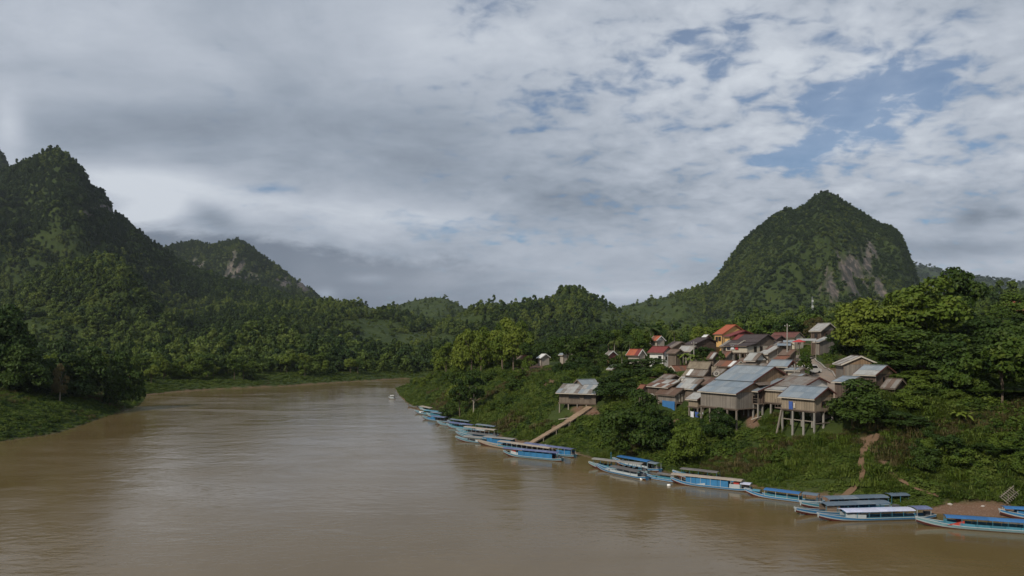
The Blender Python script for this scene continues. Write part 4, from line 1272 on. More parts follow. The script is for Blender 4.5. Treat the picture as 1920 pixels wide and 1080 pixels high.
# wooden ramp from the hut to the water
a = Vector((*onwater(992, 836), .45)); bx_, by_, bz_ = hit(1064, 797, 60, 400); b = Vector((bx_, by_, bz_ + .75))
cx_, cy_, cz_ = hit(1090, 776, 60, 400); c = Vector((cx_, cy_, cz_ + .35)); ex_, ey_, ez_ = hit(1106, 766, 60, 400); e = Vector((ex_, ey_, ez_ + .25))
ramp = thing('wooden_ramp', 'long plank ramp running down the grass from the hut to the boats', 'ramp', (a.x, a.y, 0))
o = Vector((a.x, a.y, 0))
tot = [(a, b), (b, c), (c, e)]
for p, q in tot:
    n = max(3, int((q - p).length / 0.55))
    side = Vector((-(q - p).y, (q - p).x, 0)).normalized() * 1.05
    for i in range(n):
        s0, s1 = p.lerp(q, i / n) - o, p.lerp(q, (i + .92) / n) - o
        up = Vector((0, 0, .05 + random.uniform(0, .02)))
        j = side * random.uniform(.95, 1.08)
        V_ = [s0 - j, s0 + j, s1 + j, s1 - j]; V_ = V_ + [v + up for v in V_]
        link('plank', MB().add(V_, [(3, 2, 1, 0), (4, 5, 6, 7), (0, 1, 5, 4), (1, 2, 6, 5), (2, 3, 7, 6), (3, 0, 4, 7)]).mesh('plank', M['ramp']), ramp)
    for s in (-.9, .9):
        link('bearer', MB().bar(p - o + side * s - Vector((0, 0, .12)), q - o + side * s - Vector((0, 0, .12)), .12, .2).mesh('bearer', M['beam']), ramp)
    m = max(2, int((q - p).length / 3.0))
    for i in range(m + 1):
        t = p.lerp(q, i / m)
        KEEP_OUT.append((t.x, t.y, 1.7))
        for s in (-.85, .85):
            w = t + side * s
            g = max(-.6, gz(w.x, w.y) - .3)
            if w.z - .2 > g + .15: link('post', MB().bar(w - o - Vector((0, 0, .18)), Vector((w.x - o.x, w.y - o.y, g)), .15).mesh('post', M['post']), ramp)
for t in (.25, .5, .75):                      # keep the grass off the planks
    for p, q in tot: w = p.lerp(q, t); KEEP_OUT.append((w.x, w.y, 1.6))

# utility poles with a cross arm
for lab, px, py, d in (('tall pale utility pole beside the market at the road top', 1476, 607, 158), ('utility pole before the low white walled store', 1490, 682, 137.5), ('thin utility pole before the patched thatch house', 1297, 681, 162), ('utility pole behind the grey streaked roof', 1301, 640, 180)):
    p = P(px, py, d); g = gz(p.x, p.y)
    t = thing('utility_pole', lab, 'pole', (p.x, p.y, g), R(30))
    h = max(3.5, p.z - g)
    link('shaft', MB().tube([(0, 0, -.5), (0, 0, h)], [.16, .11], 8).mesh('shaft', M['concrete']), t)
    link('cross_arm', MB().box(-.8, .8, -.05, .05, h - .6, h - .48).mesh('cross_arm', M['beam']), t)
    for x in (-.7, 0, .7): link('insulator', MB().tube([(x, 0, h - .48), (x, 0, h - .3)], [.05, .04], 6).mesh('insulator', M['foam']), t)

# telecom mast before the karst
p = P(1523, 556, 640); g = gz(p.x, p.y)
t = thing('radio_mast', 'slim white lattice mast at the foot of the karst mountain', 'mast', (p.x, p.y, g))
h = p.z - g
for k in range(3):
    a_ = k * 2.094
    link('leg', MB().bar((math.cos(a_) * .9, math.sin(a_) * .9, -.5), (math.cos(a_) * .35, math.sin(a_) * .35, h), .13).mesh('leg', M['steel']), t)
for i in range(int(h / 1.5)):
    z = i * 1.5; r0 = .9 - .55 * z / h; r1 = .9 - .55 * (z + 1.5) / h
    mb = MB()
    for k in range(3):
        a0, a1 = k * 2.094, (k + 1) * 2.094
        mb.bar((math.cos(a0) * r0, math.sin(a0) * r0, z), (math.cos(a1) * r1, math.sin(a1) * r1, z + 1.5), .07)
    link('brace', mb.mesh('brace', M['steel']), t)
for z in (.72, .86): link('antenna', MB().box(-.6, -.3, -.9, -.5, h * z, h * z + 1.8).box(.3, .6, -.9, -.5, h * z, h * z + 1.8).mesh('antenna', M['foam']), t)

# small white van on the road
p = P(1522, 678, 148); g = gz(p.x, p.y) + .14
t = thing('parked_van', 'small white van parked on the road beyond the round bush', 'van', (p.x, p.y, g), R(28))
link('body', MB().prism([(-2, .35), (-2, 1.2), (-1.75, 1.75), (.6, 1.8), (1.2, 1.15), (1.95, .95), (2, .35)], 1, -.75, .75).mesh('body', M['white']), t)
for s in (-1, 1):
    link('side_window', MB().prism([(-1.6, 1.18), (-1.5, 1.62), (.5, 1.64), (.95, 1.18)], 1, s * .752 - .01, s * .752 + .01).mesh('side_window', M['glass']), t)
    for x in (-1.25, 1.25): link('wheel', MB().tube([(x, s * .66, .30), (x, s * .80, .30)], [.31, .31], 12).mesh('wheel', M['tyre']), t)
link('windscreen', MB().add([(.66, -.66, 1.74), (.66, .66, 1.74), (1.2, .66, 1.2), (1.2, -.66, 1.2)], [(0, 3, 2, 1)]).mesh('windscreen', M['glass']), t)
link('windscreen', MB().add([(-1.79, -.6, 1.66), (-1.79, .6, 1.66), (-2.02, .6, 1.25), (-2.02, -.6, 1.25)], [(0, 1, 2, 3)]).mesh('windscreen', M['glass']), t)


def cloth(label, name, hs, x0, x1, y, ztop, zbot, mat, cat='cloth', face='f', group=None):
    """a hanging cloth with folds and a real thickness"""
    c = Vector(hs['root'].location); ang = hs['root'].rotation_euler.z
    n = 9; vs = []
    for j, z in enumerate((ztop, (ztop + zbot) / 2, zbot)):
        for i in range(n + 1):
            w = math.sin(i * 1.9 + j) * .035 * (j + .4)
            vs.append((x0 + (x1 - x0) * i / n, y + w, z - (0.05 * math.sin(i * .35) if j == 0 else 0)))
    m = len(vs); vs += [(a_, b_ + .03, c_) for a_, b_, c_ in vs]
    fs = [(j * (n + 1) + i, j * (n + 1) + i + 1, (j + 1) * (n + 1) + i + 1, (j + 1) * (n + 1) + i) for j in range(2) for i in range(n)]
    fs += [tuple(m + v for v in f[::-1]) for f in fs]
    me = bpy.data.meshes.new(name); me.from_pydata(vs, [], fs); me.materials.append(M[mat])
    ob = link(name, me, None, c, (0, 0, ang))
    return tag(ob, label, cat, group)


cloth('blue tarpaulin hung along the lower front of the brown tiled house', 'tarpaulin', h5, h5['xl'] + (h5['xr'] - h5['xl']) * .30, h5['xr'] + .05, h5['yw'] - .25, h5['fl'] + .35, h5['fl'] - 1.5, 'tarp_blue', 'tarpaulin')
for i, (mt, lab) in enumerate((('cloth_white', 'white sheet hung under the small stilt hut, left of the blue one'), ('cloth_blue', 'blue cloth hung under the small stilt hut between two white ones'), ('cloth_white', 'white cloth at the right end of the washing under the small stilt hut'))):
    x = h6['xl'] + .8 + i * 1.05
    cloth(lab, 'hanging_cloth', h6, x, x + .9, h6['yw'] - .3 + i * .15, h6['fl'] - .9, h6['fl'] - 2.5, mt, 'washing', group='washing under the small stilt hut')
cloth('blue garment hanging on the front of the nearest stilt house', 'hanging_cloth', h1, h1['xl'] + 1.6, h1['xl'] + 2.4, h1['yw'] - .2, h1['fl'] + 1.3, h1['fl'] - .05, 'cloth_blue', 'washing')
cloth('small pinkish cloth beside the blue garment on the nearest stilt house', 'hanging_cloth', h1, h1['xl'] + 2.5, h1['xl'] + 2.9, h1['yw'] - .2, h1['fl'] + 1.1, h1['fl'] + .2, 'trim_light', 'washing')
for i, (mt, lab) in enumerate((('cloth_dark', 'dark clothes on the balcony of the dark brown roofed house'), ('cloth_white', 'white clothes on the balcony of the dark brown roofed house'), ('cloth_red', 'red cloth at the end of the balcony washing'))):
    x = h16['xl'] + .5 + i * 1.3
    cloth(lab, 'hanging_cloth', h16, x, x + 1.0, h16['yw'] - .25, h16['fl'] + 1.7, h16['fl'] + .7, mt, 'washing')

# porch rail of the pale roofed porch, and a lean leg under the nearest house: parts of those houses
for hs, sx in ((h2b, 1), (h1, 0)):
    r_ = hs['root']
    if sx:
        for z in (.45, .85): link('porch_rail', MB().bar((hs['xl'] - .1, hs['yw'] - 1.1, hs['fl'] + z), (hs['xr'] + .1, hs['yw'] - 1.1, hs['fl'] + z), .06).mesh('porch_rail', M['wood']), r_)
        link('porch_floor', MB().box(hs['xl'] - .2, hs['xr'] + .2, hs['yw'] - 1.2, hs['yw'] - .16, hs['fl'] - .12, hs['fl']).mesh('porch_floor', M['beam']), r_)
        for i in range(4):
            x = hs['xl'] + (hs['xr'] - hs['xl']) * i / 3
            link('porch_post', MB().bar((x, hs['yw'] - 1.1, hs['fl'] - .02), (x, hs['yw'] - 1.1, hs['tf'] - .4), .09).mesh('porch_post', M['post']), r_)
            g = hs['gl'](x, hs['yw'] - 1.1)
            link('post', MB().bar((x, hs['yw'] - 1.1, hs['fl'] - .12), (x, hs['yw'] - 1.1, g - .4), .22).mesh('post', M['concrete']), r_)
    else:
        g = hs['gl'](hs['xl'] - .5, hs['yw'] - .6)
        link('brace_post', MB().bar((hs['xl'] + .1, hs['yw'] - .12, hs['fl'] - .3), (hs['xl'] - .5, hs['yw'] - .7, g - .4), .26).mesh('brace_post', M['post']), r_)
        for z in (.5, .9, 1.3): link('rail', MB().bar((hs['xl'] - 1.5, hs['yw'] + .4, hs['fl'] + z), (hs['xl'] - .02, hs['yw'] + .4, hs['fl'] + z), .05).mesh('rail', M['wood']), r_)
        link('rail_floor', MB().box(hs['xl'] - 1.55, hs['xl'] - .16, hs['yw'] + .2, hs['yw'] + 1.8, hs['fl'] - .12, hs['fl']).mesh('rail_floor', M['beam']), r_)
        for z in (0.25, .9): link('rail_post', MB().bar((hs['xl'] - 1.5, hs['yw'] + z, hs['fl'] - .02), (hs['xl'] - 1.5, hs['yw'] + z, hs['fl'] + 1.35), .06).mesh('rail_post', M['wood']), r_)

# bamboo rack on the gravel at the right edge
x, y, z = hit(1893, 945, 60, 300)
t = thing('bamboo_rack', 'leaning bamboo rack on the gravel beach at the right edge', 'rack', (x, y, z), R(25))
for i in range(7): link('slat', MB().tube([(-1.2 + i * .36, -.6, .25 + i * .16), (-.7 + i * .36, .9, .9 + i * .16)], [.045, .04], 6).mesh('slat', M['post']), t)
for y_ in (-.3, .6): link('rail', MB().tube([(-1.3 + (y_ + .3) * .4, y_, .3 + (y_ + .6) * .42), (1.5 + (y_ + .3) * .4, y_, 1.55 + (y_ + .6) * .42)], [.05, .05], 6).mesh('rail', M['post']), t)
for x_, h_ in ((1.3, 1.9), (.2, 1.2)): link('prop', MB().tube([(x_, .3, -.4), (x_, .3, h_)], [.06, .05], 6).mesh('prop', M['post']), t)

# pale stones at the water's edge
for i, (px, py, r_, lab) in enumerate(((1646, 937, .42, 'pale boulder beside the foot of the dirt trail'), (1622, 940, .22, 'small pale stone left of the pale boulder'), (1781, 947, .25, 'white stone at the left end of the gravel beach'), (1843, 950, .2, 'small white stone in the middle of the gravel beach'),
                                      (1012, 838, .35, 'pale rock below the foot of the wooden ramp'), (1024, 834, .25, 'smaller pale rock beside the ramp posts'))):
    x, y, z = hit(px, py, 60, 300)
    g = np.random.default_rng(i)
    mb = MB()
    rings = [(-.5, .7), (-.1, 1.0), (.35, .85), (.65, .4)]
    vs = [(math.cos(k * .785) * rr_ * r_ * g.uniform(.8, 1.2) * 1.3, math.sin(k * .785) * rr_ * r_ * g.uniform(.8, 1.2), zz * r_) for zz, rr_ in rings for k in range(8)] + [(0, 0, .75 * r_)]
    fs = [(j * 8 + k, j * 8 + (k + 1) % 8, (j + 1) * 8 + (k + 1) % 8, (j + 1) * 8 + k) for j in range(3) for k in range(8)] + [(24 + k, 24 + (k + 1) % 8, 32) for k in range(8)]
    mb.add(vs, fs)
    ob = link('stone', mb.mesh('stone', M['stone']), None, (x, y, z + .1 * r_))
    tag(ob, lab, 'stone')

# satellite dishes
for lab, px, py, d in (('pale satellite dish on a post behind the brown tiled house', 1344, 701, 147), ('pale satellite dish in the bushes left of the brown tiled house', 1222, 744, 143)):
    p = P(px, py, d); g = gz(p.x, p.y)
    t = thing('satellite_dish', lab, 'satellite dish', (p.x, p.y, g), R(-30))
    h_ = max(1.2, p.z - g)
    link('post', MB().tube([(0, 0, -.3), (0, 0, h_)], [.05, .05], 6).mesh('post', M['steel']), t)
    db = MB(); n_ = 14
    rings = [(0, .02), (.28, .04), (.5, .12), (.64, .22)]
    vs = [(0, 0, 0)] + [(math.cos(k * 6.2832 / n_) * r_, math.sin(k * 6.2832 / n_) * r_, z_) for r_, z_ in rings[1:] for k in range(n_)]
    fs = [(0, 1 + (k + 1) % n_, 1 + k)[::-1] for k in range(n_)] + [(1 + j * n_ + k, 1 + j * n_ + (k + 1) % n_, 1 + (j + 1) * n_ + (k + 1) % n_, 1 + (j + 1) * n_ + k) for j in range(2) for k in range(n_)]
    link('dish', db.add(vs, fs).mesh('dish', M['concrete'], True), t, (0, -.1, h_), (R(62), 0, 0))
    link('feed_arm', MB().bar((0, -.1, h_), (0, -.6, h_ + .3), .04).mesh('feed_arm', M['steel']), t)

# driftwood and a beached log on the bank
for lab, px, py, ln, an in (('pale fallen plank in the grass beside the wooden ramp', 1060, 790, 3.0, 5), ('white painted plank lying below the biggest stilt house', 1418, 790, 2.6, 35), ('rusty oil drum and plank heap beside the ramp head', 1113, 779, 1.6, 20)):
    x, y, z = hit(px, py, 60, 300)
    tag(link('plank', MB().box(-ln / 2, ln / 2, -.15, .15, 0, .08).mesh('plank', M['cream' if 'rusty' not in lab else 'rust_red']), None, (x, y, z + .5), (R(4), R(-8), R(an))), lab if 'rusty' not in lab else 'rusty board lying beside the ramp head', 'plank')



# ---------------------------------------------------------------- plants
def leaves(P_, N_, size, aspect=0.55, jitter=0.7, up=0.15, g=rng):
    """kite-shaped leaf sprays at points P_, facing roughly N_"""
    n = len(P_)
    N = N_ + g.normal(0, jitter, (n, 3)); N[:, 2] += up
    N /= np.linalg.norm(N, axis=1, keepdims=True) + 1e-9
    A = np.cross(N, g.normal(0, 1, (n, 3))); A /= np.linalg.norm(A, axis=1, keepdims=True) + 1e-9
    B = np.cross(N, A)
    s = (size * g.uniform(0.6, 1.35, (n, 1))) if np.isscalar(size) else size * g.uniform(0.7, 1.3, (n, 1))
    a, b = A * s, B * s * aspect
    droop = N * s * 0.25
    V = np.stack([P_ - a - droop, P_ + b, P_ + a - droop, P_ - b], 1).reshape(-1, 3)
    Fc = np.arange(4 * n).reshape(n, 4)
    return V, Fc


def crown_points(n, nl, lobe, shape, g):
    """leaf positions on an irregular cluster of lobes filling a unit crown (radius 0.5, height 0..1)"""
    C = []
    while len(C) < nl:
        p = g.uniform(-1, 1, 3)
        if shape == 'dome' and (p[0] ** 2 + p[1] ** 2 + (p[2] * 0.9) ** 2 < 1) : C.append((p[0] * 0.36, p[1] * 0.36, 0.52 + p[2] * 0.33))
        elif shape == 'tall':
            z = g.uniform(0, 1); w = 0.34 * math.sin(math.pi * min(1, 0.22 + z * 0.80)) + 0.05
            if p[0] ** 2 + p[1] ** 2 < 1: C.append((p[0] * w, p[1] * w, 0.12 + z * 0.76))
        elif shape == 'bush' and (p[0] ** 2 + p[1] ** 2 < 1):
            C.append((p[0] * 0.38, p[1] * 0.38, 0.06 + (1 - (p[0] ** 2 + p[1] ** 2)) ** 0.5 * g.uniform(0.15, 0.78)))
        elif shape == 'flat' and (p[0] ** 2 + p[1] ** 2 < 1):
            C.append((p[0] * 0.42, p[1] * 0.42, 0.62 + p[2] * 0.2 * (1 - 0.5 * (p[0] ** 2 + p[1] ** 2))))
    C = np.array(C)
    Rr = lobe * g.uniform(0.6, 1.3, nl)
    w = Rr ** 2; w /= w.sum()
    k = g.choice(nl, int(n * 1.7), p=w)
    D = g.normal(0, 1, (len(k), 3)); D /= np.linalg.norm(D, axis=1, keepdims=True)
    D[:, 2] = np.where(D[:, 2] < -0.35, -D[:, 2], D[:, 2])
    Q = C[k] + D * (Rr[k] * g.uniform(0.72, 1.08, len(k)))[:, None] * np.array([1, 1, 0.8])
    d = np.linalg.norm((Q[:, None, :] - C[None]) / np.array([1, 1, 0.8]), axis=2) / Rr[None]
    d[np.arange(len(k)), k] = 9
    keep = d.min(1) > 0.72
    Q, D = Q[keep][:n], D[keep][:n]
    Q[:, 2] = np.maximum(Q[:, 2], 0.02)
    return Q, D


CROWNS = {}


def crown_mesh(shape, lod, mat, seed, variant=''):
    """unit crown: 1 wide, 1 high"""
    key = (shape, lod, mat.name, seed)
    if key in CROWNS: return CROWNS[key]
    g = np.random.default_rng(seed * 31 + len(shape))
    n, nl, lobe, size = {'hi': (5200, 34, 0.155, 0.026), 'mid': (2300, 22, 0.165, 0.037), 'lo': (420, 12, 0.20, 0.088), 'far': (150, 8, 0.22, 0.150)}[lod]
    if shape == 'tall': lobe *= 0.85
    Q, D = crown_points(n, nl, lobe, shape, g)
    V, Fc = leaves(Q, D, size, 0.6, 0.55, 0.2, g)
    CROWNS[key] = mesh_np('crown', V, Fc, mat)
    return CROWNS[key]


TRUNKS = {}


def trunk_mesh(shape, mat, seed):
    """unit trunk with limbs reaching into the crown: height 1, the crown sits between cz and 1"""
    key = (shape, mat.name, seed)
    if key in TRUNKS: return TRUNKS[key]
    g = random.Random(seed)
    mb = MB()
    top = 0.62 if shape != 'tall' else 0.85
    pts = [(0, 0, -0.06), (0.004, 0, 0.03), (g.uniform(-.02, .02), g.uniform(-.02, .02), 0.3), (g.uniform(-.03, .03), g.uniform(-.03, .03), top)]
    mb.tube(pts, [0.042, 0.030, 0.022, 0.010], 7)
    for k in range(6):
        a = k * 1.05 + g.uniform(-.3, .3); z = g.uniform(0.22, 0.5); r = g.uniform(.16, .3)
        mb.tube([(0, 0, z), (math.cos(a) * r * .5, math.sin(a) * r * .5, z + .12), (math.cos(a) * r, math.sin(a) * r, z + .27)], [0.014, 0.010, 0.005], 5)
    TRUNKS[key] = mb.mesh('trunk', mat)
    return TRUNKS[key]


def tree(name, label, x, y, h, w, shape='dome', lod='mid', leaf=None, seed=1, group=None, bark=None, cz=0.18, cat='tree', z=None):
    z = gz(x, y) if z is None else z
    t = thing(name, label, cat, (x, y, z - 0.1), random.uniform(0, 6.28), group)
    lo = {'bush': 0.0}.get(shape, cz)
    link('crown', crown_mesh(shape, lod, leaf or L_MID, seed), t, (0, 0, h * lo), None, (w, w, h * (1 - lo)))
    if shape != 'bush':
        link('trunk', trunk_mesh(shape, bark or M['bark'], seed % 3), t, None, None, (max(h * 0.55, w * 0.6), max(h * 0.55, w * 0.6), h))
    return t


def tree_px(name, label, px, top, d, wpx, **k):
    """a tree whose crown top shows at (px, top) when it stands d metres off"""
    p = P(px, top, d)
    g = gz(p.x, p.y)
    h = max(1.5, p.z - g)
    return tree(name, label, p.x, p.y, h, wpx * d / F, z=g, **k)


def frond(mb, base, a, L, rise, droop, wid, nseg=6, split=True):
    """a feather leaf: rib with a comb of leaflets on both sides"""
    ca, sa = math.cos(a), math.sin(a)
    pts = []
    for i in range(nseg + 1):
        t = i / nseg
        r = L * t * (1 - 0.18 * t)
        z = rise * t - droop * t * t
        pts.append(Vector((base[0] + ca * r, base[1] + sa * r, base[2] + z)))
    n = Vector((-sa, ca, 0))
    for i in range(nseg):
        p, q = pts[i], pts[i + 1]
        t = (i + 0.5) / nseg
        w = wid * math.sin(math.pi * min(0.95, 0.15 + t * 0.85))
        for s in (-1, 1):
            if split:
                m = (p + q) / 2
                mb.add([p, p + (q - p) * 0.62, m + (q - p) * 0.55 + n * s * w - Vector((0, 0, w * 0.55))], [(0, 1, 2)])
                mb.add([m, q, q + (q - p) * 0.6 + n * s * w * 0.9 - Vector((0, 0, w * 0.55))], [(0, 1, 2)])
            else:
                w0 = wid * math.sin(math.pi * min(0.97, 0.06 + i / nseg * 0.91)); w1 = wid * math.sin(math.pi * min(0.97, 0.06 + (i + 1) / nseg * 0.91))
                mb.add([p, q, q + n * s * w1 - Vector((0, 0, w1 * .3)), p + n * s * w0 - Vector((0, 0, w0 * .3))], [(0, 1, 2, 3)])


def palm_meshes(seed):
    g = random.Random(seed)
    tb = MB(); bend = g.uniform(-.06, .06)
    tb.tube([(0, 0, -.05), (bend * .3, 0, .3), (bend * .7, 0, .6), (bend, 0, .80)], [.030, .020, .017, .014], 7)
    cb = MB()
    for k in range(22):
        a = k * 2.4 + g.uniform(-.3, .3); el = g.uniform(-0.15, 1.0)
        frond(cb, (bend, 0, .79), a, g.uniform(.30, .38), 0.26 * el, 0.20 + 0.10 * g.random(), 0.060, 7)
    return tb.mesh('trunk', M['bark_pale']), cb.mesh('fronds', L_PALM)


PALM = [palm_meshes(s) for s in (1, 2, 3)]


def palm(label, px, top, d, hm=None, seed=0, group='coconut palms in the village'):
    p = P(px, top, d); g = gz(p.x, p.y)
    h = max(5.0, p.z - g + 0.5)
    t = thing('coconut_palm', label, 'palm', (p.x, p.y, p.z - h + 0.3), random.uniform(0, 6), group, (h, h, h))
    w = 1.15 * min(1.0, 11.0 / h)
    link('trunk', PALM[seed % 3][0], t)
    link('fronds', PALM[seed % 3][1], t, (0, 0, .79 * (1 - w)), None, (w, w, w))
    return t


def banana_mesh(seed):
    g = random.Random(seed)
    sb = MB(); lb = MB()
    for k in range(3):
        x, y = g.uniform(-.25, .25), g.uniform(-.25, .25)
        h = g.uniform(.42, .6)
        sb.tube([(x, y, -.05), (x, y, h * .5), (x, y, h)], [.045, .04, .025], 6)
        for j in range(7):
            frond(lb, (x, y, h * .95), j * .9 + g.uniform(-.2, .2), g.uniform(.36, .5), g.uniform(.25, .5), g.uniform(.2, .5), .075, 6, False)
    return sb.mesh('stem', L_PALM), lb.mesh('leaves', L_LIGHT)


BANANA = [banana_mesh(s) for s in (1, 2)]


def banana(label, px, top, d, h, seed=0, group=None):
    p = P(px, top, d); g = gz(p.x, p.y)
    t = thing('banana_plant', label, 'banana plant', (p.x, p.y, max(g, p.z - h) if p.z - h > g - 3 else g), random.uniform(0, 6), group, (h, h, h))
    link('stem', BANANA[seed % 2][0], t); link('leaves', BANANA[seed % 2][1], t)
    return t


# ---- scatter: one object that sets many copies of a few plants on a cloud of points
def scatter(name, pts, scales, rots, kinds, protos, label, kind='stuff'):
    n = len(pts)
    me = bpy.data.meshes.new(name)
    me.vertices.add(n); me.vertices.foreach_set('co', np.asarray(pts, np.float32).ravel())
    a = me.attributes.new('scl', 'FLOAT_VECTOR', 'POINT'); a.data.foreach_set('vector', np.asarray(scales, np.float32).ravel())
    a = me.attributes.new('rot', 'FLOAT_VECTOR', 'POINT'); a.data.foreach_set('vector', np.asarray(rots, np.float32).ravel())
    a = me.attributes.new('pick', 'INT', 'POINT'); a.data.foreach_set('value', np.asarray(kinds, np.int32))
    col = bpy.data.collections.new(name + '_plants')
    for i, p in enumerate(protos):
        o = bpy.data.objects.new('%s_%02d' % (name, i), p); col.objects.link(o)
    ng = bpy.data.node_groups.new(name, 'GeometryNodeTree')
    ng.interface.new_socket('Geometry', in_out='INPUT', socket_type='NodeSocketGeometry')
    ng.interface.new_socket('Geometry', in_out='OUTPUT', socket_type='NodeSocketGeometry')
    N = ng.nodes.new; L = ng.links.new
    gi, go = N('NodeGroupInput'), N('NodeGroupOutput')
    ci = N('GeometryNodeCollectionInfo'); ci.inputs['Collection'].default_value = col
    ci.inputs['Separate Children'].default_value = True; ci.inputs['Reset Children'].default_value = True
    iop = N('GeometryNodeInstanceOnPoints'); iop.inputs['Pick Instance'].default_value = True
    def na(nm, ty):
        k = N('GeometryNodeInputNamedAttribute'); k.data_type = ty; k.inputs['Name'].default_value = nm
        return [s for s in k.outputs if s.enabled][0]
    L(gi.outputs[0], iop.inputs['Points']); L(ci.outputs[0], iop.inputs['Instance'])
    L(na('pick', 'INT'), iop.inputs['Instance Index'])
    er = N('FunctionNodeEulerToRotation'); L(na('rot', 'FLOAT_VECTOR'), er.inputs[0]); L(er.outputs[0], iop.inputs['Rotation'])
    L(na('scl', 'FLOAT_VECTOR'), iop.inputs['Scale'])
    L(iop.outputs[0], go.inputs[0])
    o = link(name, me)
    md = o.modifiers.new('scatter', 'NODES'); md.node_group = ng
    return tag(o, label, kind=kind)


# which land the camera side can see: running horizon along each bearing
az = np.linspace(-0.80, 0.80, 700)
dd = np.geomspace(60, 4800, 520)
UU, DD = np.meshgrid(az, dd, indexing='ij')
HZ = land((UU * DD).ravel(), DD.ravel()).reshape(UU.shape)
EL = (HZ - ZC) / DD
RUN = np.maximum.accumulate((HZ + 3 - ZC) / DD, axis=1)
RUN = np.concatenate([np.full((len(az), 1), -9.0), RUN[:, :-1]], 1)


def visible(x, y, z, top=12.0):
    u = x / y
    i = np.clip(np.searchsorted(az, u), 0, len(az) - 1)
    j = np.clip(np.searchsorted(dd, y * 0.985), 0, len(dd) - 1)
    return (z + top - ZC) / y > RUN[i, j] - 0.002


# ---- forest over the hills
def rand_land(n, y0, y1, umax, g=rng):
    y = np.sqrt(g.uniform(y0 ** 2, y1 ** 2, n))
    x = y * g.uniform(-umax, umax, n)
    return x, y


def shore_d(x, y): return np.minimum(pdist(x, y, SH_R), pdist(x, y, SH_L))




def clear_of(x, y):
    ok = np.ones(x.shape, bool)
    for a, b, r in KEEP_OUT:
        ok &= (x - a) ** 2 + (y - b) ** 2 > r * r
    return ok


fx, fy = rand_land(460000, 330, 2500, 0.80)
fz = land(fx, fy)
tl, tr = pdist(fx, fy, SH_L), pdist(fx, fy, SH_R)
field = fbm(fx / 70, fy / 70, 3, 21)
ppx, ppy = proj(fx, fy, fz)
open_ = np.zeros_like(fx)
for a, b, rx, ry, s in ((760, 642, 130, 17, 1.0), (690, 612, 70, 12, .9), (1220, 590, 90, 34, 1.0), (1190, 566, 40, 10, .9), (1290, 625, 60, 20, .8), (815, 574, 70, 26, 1.1), (1010, 562, 40, 9, .9), (920, 572, 50, 10, .7), (350, 598, 70, 18, .8),
                        (300, 720, 160, 14, 1.0), (600, 705, 160, 8, 1.0), (690, 580, 34, 8, .9), (60, 600, 60, 36, .45), (880, 600, 40, 10, .7), (590, 642, 70, 12, .8), (1130, 600, 30, 8, .5), (480, 640, 60, 9, .6), (1420, 540, 40, 14, .3)):
    open_ = np.maximum(open_, s * np.exp(-((ppx - a) / rx) ** 2 - ((ppy - b) / ry) ** 2))
dens = np.clip(0.62 + (field - 0.5) * 0.8 - open_ * 0.95, 0.10, 1) * np.interp(fy, [330, 900, 2500], [1, 1, 0.85])
karz = ((fx > 0.24 * fy) & (fy > 1000)) | ((fx < -0.3 * fy) & (fy > 700))
dens = np.where(karz, np.maximum(dens, 1.0), dens)
slopeR = rockmask(fx, fy, fz)
ok = (rng.random(len(fx)) < dens * 1.2) & (fz > 1.5) & (tl > 14) & ((tr > 30) | (fy > 430)) & (slopeR < 0.45) & visible(fx, fy, fz)
# the village terrace carries its own trees
ok &= ~((fx > fy * 0.10) & (fy < 400)) & clear_of(fx, fy)
fx, fy, fz = fx[ok], fy[ok], fz[ok]
ppx, ppy, open_ = ppx[ok], ppy[ok], open_[ok]
protos = []
for m in (L_FOREST, L_KARST):
    for sh, sd_ in (('dome', 1), ('dome', 2), ('tall', 3), ('bush', 4), ('dome', 5)):
        protos.append(crown_mesh(sh, 'lo', m, sd_))
for sh, sd_ in (('bush', 11), ('bush', 12)):
    protos.append(crown_mesh(sh, 'lo', L_GRASS, sd_))
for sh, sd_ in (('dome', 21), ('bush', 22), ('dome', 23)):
    protos.append(crown_mesh(sh, 'lo', L_SUNLIT, sd_))
bright = np.zeros_like(fx)  # where sunlit patches of the hills are put into the leaf colour
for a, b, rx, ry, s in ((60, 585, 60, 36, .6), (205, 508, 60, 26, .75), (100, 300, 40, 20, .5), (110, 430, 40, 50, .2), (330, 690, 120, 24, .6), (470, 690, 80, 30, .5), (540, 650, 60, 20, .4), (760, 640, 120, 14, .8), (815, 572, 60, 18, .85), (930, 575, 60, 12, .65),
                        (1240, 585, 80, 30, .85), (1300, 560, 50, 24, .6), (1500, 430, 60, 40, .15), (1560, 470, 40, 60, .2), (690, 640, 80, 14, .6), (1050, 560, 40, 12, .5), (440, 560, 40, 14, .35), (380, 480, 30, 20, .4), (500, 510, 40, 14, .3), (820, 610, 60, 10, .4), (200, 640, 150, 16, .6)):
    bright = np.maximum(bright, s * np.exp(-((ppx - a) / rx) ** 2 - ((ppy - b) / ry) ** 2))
bright = np.maximum(bright, 0.75 * np.clip((fbm(fx / 130, fy / 130, 3, 31) - 0.54) * 8, 0, 1) * (fy > 420))  # further painted sun patches, scattered by noise
deep = np.clip((fbm(fx / 150 + 9, fy / 150, 3, 77) - 0.50) * 9, 0, 1)
n = len(fx)
kar = (fx > 0.26 * fy) & (fy > 900)
kar |= (fx < -0.36 * fy) & (fbm(fx / 160, fy / 160, 2, 8) > 0.5)
kar |= (rng.random(n) < deep * .9) | ((fx < -0.3 * fy) & (fy > 850) & (rng.random(n) < .7))
kinds = rng.choice(5, n, p=[.30, .25, .16, .10, .19]) + np.where(kar, 5, 0)
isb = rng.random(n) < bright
size = rng.lognormal(0, 0.38, n)
wd = np.clip(np.interp(fy, [330, 600, 1200], [6.2, 5.6, 5.4]) * size, 2.6, 12)
